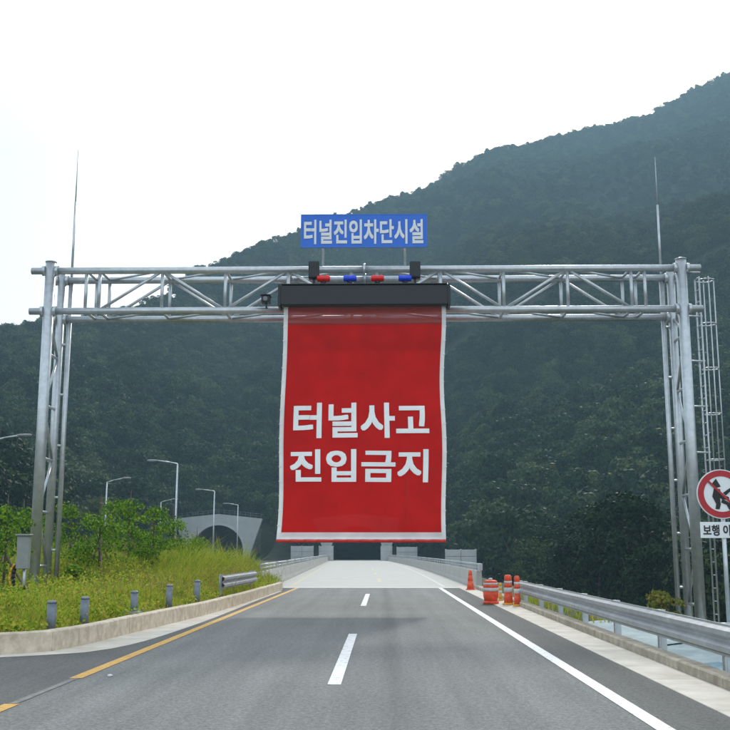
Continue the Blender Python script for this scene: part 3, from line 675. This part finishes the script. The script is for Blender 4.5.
# blue sign on top of the truss
sy = GY + .1; a = P(301, 214.5, sy); b = P(427.5, 247.5, sy)
sg = empty('sign', ((a.x + b.x) / 2, sy, zt)); tag(sg, 'blue rectangular sign with white lettering on top of the gantry', 'sign')
c = (a + b) / 2; W_, H_ = b.x - a.x, a.z - b.z
rel(MB().box((c.x, sy, c.z), (W_, .05, H_), bev=.01), 'sign_panel', 'sign_blue', sg)
mat('sign_blue_edge', (.03, .17, .55), .4, 0, .06, 3)
for dx, dz, ww, hh_ in ((0, H_ / 2 - .02, W_ - .02, .03), (0, -H_ / 2 + .02, W_ - .02, .03), (-W_ / 2 + .025, 0, .03, H_ - .1), (W_ / 2 - .025, 0, .03, H_ - .1)):
    rel(MB().box((c.x + dx, sy - .028, c.z + dz), (ww, .01, hh_)), 'sign_border', 'sign_blue_edge', sg)
for pxx in (323, 405): X = P(pxx, 260, sy).x; rel(MB().tube((X, sy + .07, zt + .09), (X, sy + .07, c.z + H_ * .4), .045, n=10), 'sign_post', 'steel', sg)
a2 = P(304.5, 220.5, sy - .03); b2 = P(423, 243, sy - .03); o_ = sg.location
bold_text('터널진입차단시설', .03, lambda x, y, l: Vector((a2.x + (b2.x - a2.x) * x, sy - .031 - l, b2.z + (a2.z - b2.z) * y)) - o_, 'lettering', 'sign_white', sg)

# beacons, loudspeakers, camera on the housing
for pxx, m, lab in ((323.5, 'beacon_red', 'red warning beacon nearest the left loudspeaker'), (350, 'beacon_blue', 'blue warning beacon left of the truss centre'),
                    (377.5, 'beacon_red', 'red warning beacon right of the truss centre'), (405, 'beacon_blue', 'blue warning beacon nearest the right loudspeaker')):
    p_ = P(pxx, 279, by); X = p_.x; z0 = hz1 + .02; e = empty('beacon', (X, by, z0)); tag(e, lab, 'beacon', 'warning beacons on the roller box')
    mb = MB(); mb.box((X, by, z0 + .05), (.16, .16, .1), bev=.01); mb.tube((X - .08, by, z0 + .1), (X + .08, by, z0 + .1), .05, n=8); rel(mb, 'beacon_base', 'black_plastic', e)
    mb = MB(); zc = z0 + .25
    rings = []
    for u, r_ in ((-.21, .07), (-.19, .105), (-.08, .12), (-.05, .10), (.05, .10), (.08, .12), (.19, .105), (.21, .07)):
        rings.append([(X + u, by + r_ * math.cos(t), zc + r_ * .95 * math.sin(t)) for t in np.linspace(0, 2 * np.pi, 14, endpoint=False)])
    mb.sweep(rings, True, True); rel(mb, 'lamp_cover', m, e)
for pxx, lab in ((314, 'black loudspeaker box left of the beacons'), (415, 'black loudspeaker box right of the beacons')):
    p_ = P(pxx, 270, by + .1); X, Y = p_.x, by + .12; z0 = hz1 + .02; top = P(pxx, 262, Y).z; e = empty('loudspeaker', (X, Y, z0)); tag(e, lab, 'loudspeaker', 'loudspeakers beside the beacons')
    zc = (z0 + .26 + top) / 2; rel(MB().box((X, Y, zc), (.34, .26, top - z0 - .26), bev=.03), 'speaker_body', 'black_plastic', e)
    rel(MB().box((X, Y - .135, zc), (.26, .02, top - z0 - .36), bev=.006), 'grille', 'black_box', e)
    rel(MB().box((X, Y, z0 + .14), (.07, .07, .28)).box((X, Y, z0 + .012), (.2, .16, .024)), 'speaker_stand', 'black_plastic', e)
p_ = P(266, 300, GY - .3); e = empty('surveillance_camera', (p_.x, GY - .3, zb)); tag(e, 'small black surveillance camera left of the roller box', 'camera')
rel(MB().box((p_.x, GY - .3, p_.z), (.26, .42, .22), bev=.02), 'camera_body', 'black_plastic', e)
rel(MB().tube((p_.x, GY - .52, p_.z), (p_.x, GY - .50, p_.z), .075, n=12), 'lens', 'dark_steel', e)
rel(MB().box((p_.x, GY - .3, p_.z + .125), (.32, .5, .02)), 'sun_shield', 'black_box', e)
rel(MB().tube((p_.x, GY - .3, p_.z - .11), (p_.x, GY - .1, zb + .05), .03, n=8), 'camera_arm', 'dark_steel', e)

# ------------------------------------------------------------------ guardrails
WP = [(0, 0), (0, .03), (-.085, .075), (-.085, .145), (-.012, .205), (-.012, .235), (-.085, .295), (-.085, .365), (0, .41), (0, .44)]
def wbeam(p0, p1, side, z0, ext=.0):
    d = (p1 - p0).normalized(); nrm = Vector((d.y, -d.x, 0)) * side; fr = []
    for p_ in (p0, p1):
        f = [p_ - nrm * a + Vector((0, 0, z0 + b)) for a, b in WP]; f += [p_ - nrm * (a + .012) + Vector((0, 0, z0 + b)) for a, b in reversed(WP)]; fr.append(f)
    mb = MB(); mb.sweep(fr); return mb
def gpost(x, y, z0, z1):
    mb = MB(); mb.box((x, y, (z0 + z1) / 2), (.06, .12, z1 - z0)); mb.box((x + .05, y - .06, (z0 + z1) / 2), (.1, .012, z1 - z0)); mb.box((x + .05, y + .06, (z0 + z1) / 2), (.1, .012, z1 - z0)); return mb
gr = empty('guardrail', (4.72, 15, 0)); tag(gr, 'long corrugated steel guardrail along the right kerb', 'guardrail')
gX = 4.70; yy_ = 3.6 - 4 * 3.55 + 1.1
ypos = [yy_ + 3.55 * k for k in range(14)]
for k, y in enumerate(ypos):
    if k < len(ypos) - 1:
        j = .004 if k % 2 else 0
        rel(wbeam(Vector((gX + j, y - .12, 0)), Vector((gX + j, ypos[k + 1] + .12, 0)), -1, .32), 'rail_beam', 'rail_steel', gr)
    rel(gpost(gX + .16, y, float(H(gX + .16, y)) - .1, .74), 'rail_post', 'steel', gr)
    rel(MB().box((gX + .08, y, .54), (.13, .1, .3)), 'spacer_block', 'steel', gr)
ye = ypos[-1] + .12; mb = MB(); mb.tube((gX + .02, ye, .32), (gX + .02, ye, .76), .1, n=10); rel(mb, 'end_terminal', 'rail_steel', gr)
# stub at the median
a = G(224, 600, .35); gz = .34
b = G(254, 591, .35); a = Vector((kright(35.0) - .32, 35.0, 0)); b = Vector((kright(40.5) - .32, 40.5, 0))
ya_, yb_ = 33.8, 41.6; a = Vector((kright(ya_) - .34, ya_, 0)); b = Vector((kright(yb_) - .34, yb_, 0))
g2 = empty('guardrail', (a.x, a.y, .3)); tag(g2, 'short guardrail stub at the far end of the median weeds', 'guardrail')
rel(wbeam(a, b, 1, .56), 'rail_beam', 'dull_steel', g2)
for t in (.06, .94): q = a.lerp(b, t); rel(MB().tube((q.x - .12, q.y, .2), (q.x - .12, q.y, 1.02), .065, n=10), 'rail_post', 'dull_steel', g2); rel(MB().box((q.x - .05, q.y, .78), (.09, .1, .3)), 'spacer_block', 'black_plastic', g2)
# bare posts along the median edge
for k, (pxx, yb0, yt0, lab) in enumerate(((53, 628.5, 602, 'bare grey rail post nearest the kerb corner'), (85, 621.5, 598, 'second bare grey rail post along the median kerb'),
                                      (134, 612, 592, 'bare grey rail post with a small base, third along the median kerb'), (169.5, 600, 585.5, 'fourth bare grey rail post along the median kerb'), (197, 593, 581, 'farthest bare grey rail post before the guardrail stub'))):
    # stands just behind the kerb line
    best = min(np.arange(17.5, 42, .1), key=lambda y: abs(P(pxx, 600, y).x - (kright(y) - .42)))
    X = kright(best) - .42; z0 = float(med_z(np.array([X]), np.array([best]))[0]); z1 = P(pxx, yt0, best).z
    e = empty('rail_post', (X, best, z0)); tag(e, lab, 'post', 'bare guardrail posts along the median')
    mb = MB(); mb.tube((X, best, z0 - .1), (X, best, z1 - .02), .085, n=14); rel(mb, 'post_tube', 'post_steel', e)
    mb = MB(); mb.lathe((X, best, z1 - .02), [(.092, 0), (.092, .03), (.05, .05)], 14); rel(mb, 'post_cap', 'post_steel', e)
    if k == 2: rel(MB().box((X - .1, best, z0 + .06), (.5, .25, .06)), 'base_plate', 'steel', e)

# cabinet on a pole beside the left tower
X = P(25, 560, 30.5).x; Y = 30.5; z0 = float(med_z(np.array([X]), np.array([Y]))[0]); e = empty('control_cabinet', (X, Y, z0)); tag(e, 'grey control box on a pole left of the gantry tower', 'control box')
rel(MB().tube((X, Y, z0 - .1), (X, Y, 1.9), .06, n=10), 'pole', 'steel', e)
rel(MB().box((X, Y - .16, 1.72), (.34, .2, .95), bev=.02), 'cabinet_body', 'cabinet_grey', e)
rel(MB().box((X, Y - .18, 2.22), (.42, .3, .05), bev=.01), 'rain_hood', 'cabinet_grey', e)
rel(MB().pipe([(X - .02 + .24 * math.cos(t), Y - .18, 1.05 + .38 * math.sin(t)) for t in np.linspace(.9, 5.4, 14)], .055, 8), 'cable_loop', 'black_plastic', e)
rel(MB().pipe([(X - .02 + .34 * math.cos(t), Y - .2, 1.02 + .46 * math.sin(t)) for t in np.linspace(2.2, 4.6, 9)], .03, 8), 'yellow_hose', 'yellow_rubber', e)

# ------------------------------------------------------------------ bridge parapets
for side, fx, lab in ((-1, xl, 'left concrete bridge parapet with a metal rail'), (1, xr, 'right concrete bridge parapet with a metal rail')):
    e = empty('parapet', (fx(60), 60, 0)); tag(e, lab, 'parapet'); y0 = 49.0 if side < 0 else 51.5; seg = 10.
    y = y0
    while y < 214:
        y2 = min(y + seg, 215); fr = []; hh_ = .82
        for q in (y + .02, (y + y2) / 2, y2 - .02):
            x = fx(q) + side * .02; fr.append([(x, q, -.1), (x + side * .1, q, .25), (x + side * .14, q, hh_), (x + side * .38, q, hh_), (x + side * .40, q, -.1)])
        mb = MB(); mb.sweep(fr); rel(mb, 'parapet_wall', 'concrete', e)
        r_ = MB()
        for z, rr_ in ((1.14, .05), (.98, .035)): r_.tube((fx(y) + side * .26, y, z), (fx(y2) + side * .26, y2, z), rr_, n=8)
        rel(r_, 'hand_rail', 'rail_steel', e)
        q = y + .4
        while q < y2: rel(MB().box((fx(q) + side * .26, q, .98), (.07, .1, .33)), 'rail_post', 'rail_steel', e); q += 2.5
        y = y2
    if side > 0: rel(MB().box((fx(51) + .27, 51.0, 1.02), (.16, 1.1, .34), bev=.03), 'rail_end_box', 'rail_steel', e)

# ------------------------------------------------------------------ tunnel portals
def portal(xc_, Y, lab):
    e = empty('tunnel_portal', (xc_, Y, 0)); tag(e, lab, 'tunnel portal')
    s = P(1, 1, Y); k = Y / FPX; ht = P(217, 514, Y).z; he = P(217, 518.6, Y).z; ra = 25.3 * k; zc_ = 1.9
    nA = 28; ang = np.linspace(math.pi + .42, -.42, nA); inner = [(ra * math.cos(t), zc_ + ra * math.sin(t)) for t in ang]
    inner = [(inner[0][0], -.2)] + inner + [(inner[-1][0], -.2)]
    wt, wb = 43.5 * k, 29.5 * k
    def outer(u):       # walk bottom left, top left, peak, top right, bottom right
        P_ = [(-wb, -.2), (-wt, he), (0, ht), (wt, he), (wb, -.2)]; Ls = [math.dist(P_[i], P_[i + 1]) for i in range(4)]; T = sum(Ls) * u
        for i in range(4):
            if T <= Ls[i] + 1e-6: f = T / Ls[i]; return (P_[i][0] + (P_[i + 1][0] - P_[i][0]) * f, P_[i][1] + (P_[i + 1][1] - P_[i][1]) * f)
            T -= Ls[i]
        return P_[-1]
    # align: angles for the arch, corner samples kept exact by using many steps
    m = 81; Lc = [0]
    for i in range(len(inner) - 1): Lc.append(Lc[-1] + math.dist(inner[i], inner[i + 1]))
    def inn(u):
        T = u * Lc[-1]; i = max(0, min(len(Lc) - 2, int(np.searchsorted(Lc, T)) - 1)); f = (T - Lc[i]) / (Lc[i + 1] - Lc[i]); return (inner[i][0] + (inner[i + 1][0] - inner[i][0]) * f, inner[i][1] + (inner[i + 1][1] - inner[i][1]) * f)
    us = sorted(set([i / (m - 1) for i in range(m)])); L = []; F = []
    O = [outer(u) for u in us]; I = [inn(u) for u in us]
    for yy0 in (0, 1.3):
        for q in O: L.append((xc_ + q[0], Y + yy0, q[1]))
        for q in I: L.append((xc_ + q[0], Y + yy0, q[1]))
    n_ = len(us)
    for i in range(n_ - 1):
        F += [(i, i + 1, n_ + i + 1, n_ + i), (2 * n_ + i, 3 * n_ + i, 3 * n_ + i + 1, 2 * n_ + i + 1), (i, 2 * n_ + i, 2 * n_ + i + 1, i + 1), (n_ + i, n_ + i + 1, 3 * n_ + i + 1, 3 * n_ + i)]
    mb = MB(); mb.add(L, F); rel(mb, 'portal_wall', 'portal_grey', e)
    fr = []
    for i in range(nA):
        t = ang[i]; a_ = []
        for rr_, yo in ((ra - .02, -.18), (ra + .45, -.18), (ra + .45, .05), (ra - .02, .05)): a_.append((xc_ + rr_ * math.cos(t), Y + yo, zc_ + rr_ * math.sin(t)))
        fr.append(a_)
    mb = MB(); mb.sweep(fr); rel(mb, 'arch_rim', 'portal_rim', e)
    fr = []
    for yo in (1.29, 10, 20, 27): fr.append([(xc_ + q[0] * 1.001, Y + yo, q[1]) for q in I])
    mb = MB(); mb.sweep(fr, False); 
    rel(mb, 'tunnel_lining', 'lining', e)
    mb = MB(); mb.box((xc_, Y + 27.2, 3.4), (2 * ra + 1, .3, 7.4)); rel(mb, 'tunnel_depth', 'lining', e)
    for i in range(17):
        u = -wt + .3 + (2 * wt - .6) * i / 16; zz_ = he + (ht - he) * (1 - abs(u) / wt); rel(MB().tube((xc_ + u, Y + .6, zz_ - .1), (xc_ + u, Y + .6, zz_ + 1.0), .035, n=6), 'fence_post', 'dark_steel', e)
    mb = MB()
    for dz in (.5, .95):
        for s_ in (-1, 1): mb.tube((xc_, Y + .6, ht + dz), (xc_ + s_ * (wt - .3), Y + .6, he + dz), .025, n=6)
    rel(mb, 'fence_rail', 'dark_steel', e); return e
portal(PX0, PORT_Y, 'grey concrete tunnel portal with arch left of the banner')
portal(PX1, PORT_Y + 1, 'concrete tunnel portal mostly hidden behind the red banner')
def wall(pxa, pxb, ptop, Y, lab, pil=3):
    a_ = P(pxa, 555, Y).x; b_ = P(pxb, 555, Y).x; z1 = P((pxa + pxb) / 2, ptop, Y).z; z0 = float(min(H(a_, Y), H(b_, Y))) - .4
    e = empty('concrete_wall', ((a_ + b_) / 2, Y, 0)); tag(e, lab, 'wall'); n_ = max(1, int((b_ - a_) / 1.5)); ww = (b_ - a_) / n_
    nz_ = 3
    for i in range(n_):
        for j in range(nz_):
            h0 = max(z0, -.2) + (z1 - max(z0, -.2)) * j / nz_; h1 = max(z0, -.2) + (z1 - max(z0, -.2)) * (j + 1) / nz_
            if j == 0: h0 = z0
            rel(MB().box((a_ + ww * (i + .5), Y + .12, (h0 + h1) / 2), (ww - .04, .22, h1 - h0 - .03), bev=.02), 'panel', 'panel_wall', e)
    for i in range(n_ + 1): rel(MB().box((a_ + ww * i, Y + .3, (z0 + z1) / 2), (.16, .16, z1 - z0 + .1)), 'wall_post', 'panel_wall', e)
wall(291, 313, 546, 190, 'pale panel wall below the banner left corner')
wall(319, 333, 546, 206, 'short pale panel wall left of the hidden tunnel mouth')
wall(381, 392, 546, 206, 'short pale panel wall right of the hidden tunnel mouth')
wall(397, 417, 547, 185, 'pale panel wall behind the right bridge parapet')
wall(446, 476, 549.5, 112, 'pale grid panel wall standing right of the banner')

# ------------------------------------------------------------------ street lamps
def lamp(pxp, ptop, Y, pxh, phead, lab):
    X = P(pxp, ptop, Y).x; zt_ = P(pxp, ptop, Y).z; h_ = P(pxh, phead, Y); gz = float(H(X, Y)); e = empty('street_lamp', (X, Y, gz)); tag(e, lab, 'street lamp', 'lamps along the opposite carriageway')
    s = 1 if h_.x > X else -1
    pl = rel(MB().tube((X, Y, gz - .2), (X, Y, zt_), .13, .07, 10), 'lamp_pole', 'steel', e)
    rel(MB().box((X, Y, gz + .15), (.4, .4, .5), bev=.03), 'pole_base', 'concrete', e)
    rel(MB().pipe([(X, Y, zt_ - .02), (X + (h_.x - X) * .3, Y, zt_ + (h_.z - zt_) * .45), (h_.x - s * .5, Y, h_.z - .02 * s)], .055, 8), 'lamp_arm', 'steel', e)
    fr = []
    for u, w_, hh_ in ((-.62, .06, .05), (-.45, .12, .08), (0, .17, .11), (.35, .15, .09), (.45, .06, .04)):
        fr.append([(h_.x + s * (u - .1), Y + w_ * math.cos(t), h_.z + hh_ * math.sin(t)) for t in np.linspace(0, 2 * np.pi, 10, endpoint=False)])
    mb = MB(); mb.sweep(fr, True, True); rel(mb, 'lamp_head', 'cabinet_grey', e)
mat('lamp_head_grey', (.5, .52, .53), .4, .3, .1, 4)
lamp(-6, 440, 74, 27, 435, 'street lamp at the left frame edge, only its arm in view')
lamp(107, 482, 118, 128, 478, 'street lamp with right pointing arm above the young trees')
lamp(161, 502, 166, 176, 499, 'far street lamp with right pointing arm beside the tall lamp')
lamp(177.5, 463.5, 96, 151, 460.5, 'tallest street lamp with left pointing arm left of the portal')
lamp(214.5, 491, 137, 198, 489.5, 'street lamp standing in front of the tunnel arch')
lamp(238, 505, 176, 225, 503.5, 'smallest street lamp at the right of the tunnel arch')

# ------------------------------------------------------------------ no pedestrians sign
Y = 20.; p_ = P(721.5, 494, Y); rad = 24.3 * Y / FPX; zs = p_.z; X = p_.x
e = empty('road_sign', (X, Y, float(H(X, Y)))); tag(e, 'round red ringed prohibition sign on a post at right edge', 'sign')
def disc(r0, r1, yo, m, nm, n_=40, th=.006):
    fr = []
    for t in np.linspace(0, 2 * np.pi, n_ + 1): fr.append([(X + rr_ * math.cos(t), Y + yy0, zs + rr_ * math.sin(t)) for rr_, yy0 in ((r0, yo), (r1, yo), (r1, yo + th), (r0, yo + th))])
    mb = MB(); mb.sweep(fr); return rel(mb, nm, m, e)
mb = MB(); mb.tube((X, Y, zs), (X, Y + .02, zs), rad, n=40); rel(mb, 'sign_disc', 'sign_white', e)
disc(rad * .72, rad * .96, -.010, 'sign_red', 'red_ring')
def flat(poly, yo, m, nm, th=.006):
    n_ = len(poly); L = [(X + a * rad, Y + yo, zs + b * rad) for a, b in poly] + [(X + a * rad, Y + yo + th, zs + b * rad) for a, b in poly]
    mb = MB(); mb.add(L, [tuple(range(n_)), tuple(range(2 * n_ - 1, n_ - 1, -1))] + [(i, (i + 1) % n_, n_ + (i + 1) % n_, n_ + i) for i in range(n_)]); return rel(mb, nm, m, e)
flat([(-.20, .62), (-.02, .30), (-.28, .22), (-.42, .36)], -.012, 'black_plastic', 'figure_head')
flat([(-.30, .22), (-.06, .20), (.0, -.02), (.28, -.12), (.30, -.24), (.02, -.22), (-.08, -.16), (-.06, -.42), (-.12, -.62), (-.28, -.60), (-.24, -.40), (-.38, -.10)], -.012, 'black_plastic', 'figure_body')
flat([(.06, .05), (.44, .30), (.50, .22), (.16, -.06)], -.012, 'black_plastic', 'figure_arm')
flat([(.02, -.2), (.30, -.36), (.42, -.6), (.28, -.64), (.18, -.44), (-.04, -.34)], -.012, 'black_plastic', 'figure_leg')
flat([(-.56, .50), (-.50, .56), (.56, -.50), (.50, -.56)], -.022, 'sign_red', 'slash')
a_ = P(700, 522, Y); b_ = P(743, 538, Y); cx_ = (a_.x + b_.x) / 2
rel(MB().box((cx_, Y + .006, (a_.z + b_.z) / 2), (b_.x - a_.x, .014, a_.z - b_.z), bev=.003), 'caption_plate', 'sign_white', e)
o_ = e.location
mat('text_black', (.02, .02, .02), .5)
for body, xa_, xb_ in (('보행', 703, 719.5), ('이륜', 723, 740)):
    a2, b2 = P(xa_, 525, Y), P(xb_, 535.5, Y)
    bold_text(body, .03, lambda x, y, l: Vector((a2.x + (b2.x - a2.x) * x, Y - .006 - l, b2.z + (a2.z - b2.z) * y)) - o_, 'lettering', 'text_black', e, lay=.0006)
xp = P(725.5, 560, Y + .06).x; rel(MB().tube((xp, Y + .065, float(H(X, Y)) - .2), (xp, Y + .065, zs + rad * .7), .042, n=12), 'sign_post', 'steel', e)

# ------------------------------------------------------------------ cone, drum and channelizers
def ring_parts(e, c, segs):
    for nm, m, prof in segs: mb = MB(); mb.lathe(c, prof, 18); rel(mb, nm, m, e)
p_ = G(470.5, 590); h_ = P(470.5, 570, p_.y).z; e = empty('traffic_cone', p_); tag(e, 'orange traffic cone farther up the right gutter', 'cone'); c = (p_.x, p_.y, .012)
rel(MB().box((p_.x, p_.y, .03), (.42, .42, .05), bev=.015), 'cone_base', 'orange', e)
ring_parts(e, c, [('cone_body', 'orange', [(.17, .04), (.125, h_ * .45)]), ('cone_tip', 'orange', [(.093, h_ * .72), (.075, h_ * .9), (.06, h_ - .02), (.03, h_ - .01)]), ('reflective_band', 'orange', [(.127, h_ * .452), (.095, h_ * .718)])])
p_ = G(491, 604); h_ = P(491, 578.5, p_.y).z; e = empty('traffic_drum', p_); tag(e, 'squat orange drum with pale bands left of the channelizers', 'drum'); c = (p_.x, p_.y, .005)
ring_parts(e, c, [('drum_base', 'orange', [(.26, 0), (.27, .04), (.255, .09), (.24, .10)]), ('drum_body', 'orange', [(.225, .101), (.255, h_ * .3), (.262, h_ * .5)]), ('reflective_band', 'reflect_white', [(.268, h_ * .502), (.268, h_ * .635)]),
                  ('drum_middle', 'orange', [(.255, h_ * .637), (.25, h_ * .75)]), ('reflective_band', 'reflect_white', [(.252, h_ * .752), (.248, h_ * .83)]), ('drum_top', 'orange', [(.238, h_ * .832), (.225, h_ * .9), (.16, h_ * .93)]), ('drum_handle', 'reflect_white', [(.07, h_ * .931), (.07, h_), (.05, h_ + .01)])])
def chan(pxx, pyb, pyt, r_, lab, m='orange', base='yellow_rubber'):
    p_ = G(pxx, pyb); h_ = P(pxx, pyt, p_.y).z; e = empty('channelizer', p_); tag(e, lab, 'channelizer', 'tubular channelizers beside the drum'); c = (p_.x, p_.y, .004)
    ring_parts(e, c, [('channelizer_base', base, [(r_ * 1.5, 0), (r_ * 1.55, .03), (r_ * 1.25, .07)]), ('tube_lower', m, [(r_ * 1.1, .071), (r_, h_ * .42)]), ('reflective_band', 'reflect_white', [(r_ * 1.04, h_ * .421), (r_ * 1.04, h_ * .58)]),
                      ('tube_middle', m, [(r_ * .97, h_ * .581), (r_ * .95, h_ * .72)]), ('reflective_band', 'reflect_white', [(r_ * .99, h_ * .721), (r_ * .99, h_ * .80)]), ('tube_top', m, [(r_ * .93, h_ * .801), (r_ * .9, h_ * .95), (r_ * .6, h_)])])
chan(508.5, 605, 575, .135, 'wide orange channelizer right beside the drum'); chan(517.5, 606.5, 576, .10, 'slim orange channelizer nearest the guardrail')
chan(500.5, 601, 583, .06, 'low yellow channelizer between drum and wide channelizer', 'yellow_rubber')

# ------------------------------------------------------------------ slope sheets, bush and tufts on the right verge
def sheet_thing(y0, y1, x0, x1, m, lab, seed):
    nu, nv = 14, 20; L = []; F = []
    for d in (0, -.012):
        for j in range(nv + 1):
            for i in range(nu + 1):
                x = x0 + (x1 - x0) * i / nu; y = y0 + (y1 - y0) * j / nv
                L.append((x + .1 * math.sin(y * 2 + seed), y, float(H(x, y)) + .035 + .11 * min(1, i / 3) * float(vnoise(x * 2.3 + y * .8, y * 1.1, seed)) + .05 * min(1, i / 3) * float(vnoise(x * 6, y * 5 + x * 3, seed + 9)) + d))
    q = (nu + 1) * (nv + 1)
    for j in range(nv):
        for i in range(nu): k = j * (nu + 1) + i; F += [(k, k + 1, k + nu + 2, k + nu + 1), (q + k, q + k + nu + 1, q + k + nu + 2, q + k + 1)]
    mb = MB(); mb.add(L, F, False); tag(mb.build('plastic_sheet', m), lab, 'plastic sheet', 'plastic sheets on the right embankment')
for y0, y1, m, lab, s in ((8, 14.5, 'plastic_pale', 'pale crumpled plastic sheet below the guardrail at right edge', 1), (14.35, 17.2, 'plastic_blue', 'bluish crumpled plastic sheet between two guardrail posts', 2),
                          (17.05, 20.8, 'plastic_pale', 'pale plastic sheet lying behind the middle guardrail posts', 3), (20.65, 27.5, 'plastic_pale', 'farthest pale plastic sheet on the embankment', 4)):
    sheet_thing(y0, y1, 4.98, 8.0, m, lab, s)
bu = crown_mesh('bush', .7, 1.0, 10, 700, .11, 'bush_leaf', 0, 0, 40); X = P(665, 600, 31).x; Y = 31.
e = empty('bush', (X, Y, float(H(X, Y)))); tag(e, 'yellow green bush beside the right gantry tower', 'bush'); e.scale = (1, 1, 1.1)
link(bpy.data.objects.new('foliage', bu), e); mb = MB(); mb.tube((0, 0, -.1), (.05, 0, .6), .03, .015, 6); mb.build('stem', 'bark', e)
n = 9000; xx = 8.0 + RNG.random(n) * 5.0; yy = 6 + RNG.random(n) * 46; k = dens(xx, yy, .45, .5); xx, yy = xx[k], yy[k]
x2 = 5.1 + RNG.random(2600) * 2.2; y2 = 26.5 + RNG.random(2600) * 25; k = dens(x2, y2, .5, .8); xx = np.concatenate([xx, x2[k]]); yy = np.concatenate([yy, y2[k]])
blades('verge_grass', xx, yy, H(xx, yy) - .03, RNG.uniform(.15, .55, len(xx)), RNG.uniform(.02, .04, len(xx)), 'weed_leaf', .7, 'grass tufts on the right embankment')

# ------------------------------------------------------------------ haze
mb = MB(); mb.box((100, 770, 345), (2010, 1902, 720)); hz = mb.build('haze', 'steel'); hz.data.materials.clear()
hm = bpy.data.materials.new('haze'); hm.use_nodes = True; n_ = hm.node_tree.nodes; n_.remove(n_['Principled BSDF'])
pv = n_.new('ShaderNodeVolumePrincipled'); pv.inputs['Color'].default_value = (.52, .83, 1, 1); pv.inputs['Density'].default_value = .00052; pv.inputs['Anisotropy'].default_value = .0
hm.node_tree.links.new(pv.outputs[0], n_['Material Output'].inputs['Volume']); hz.data.materials.append(hm)
tag(hz, 'thin bluish haze in the valley air', kind='stuff')
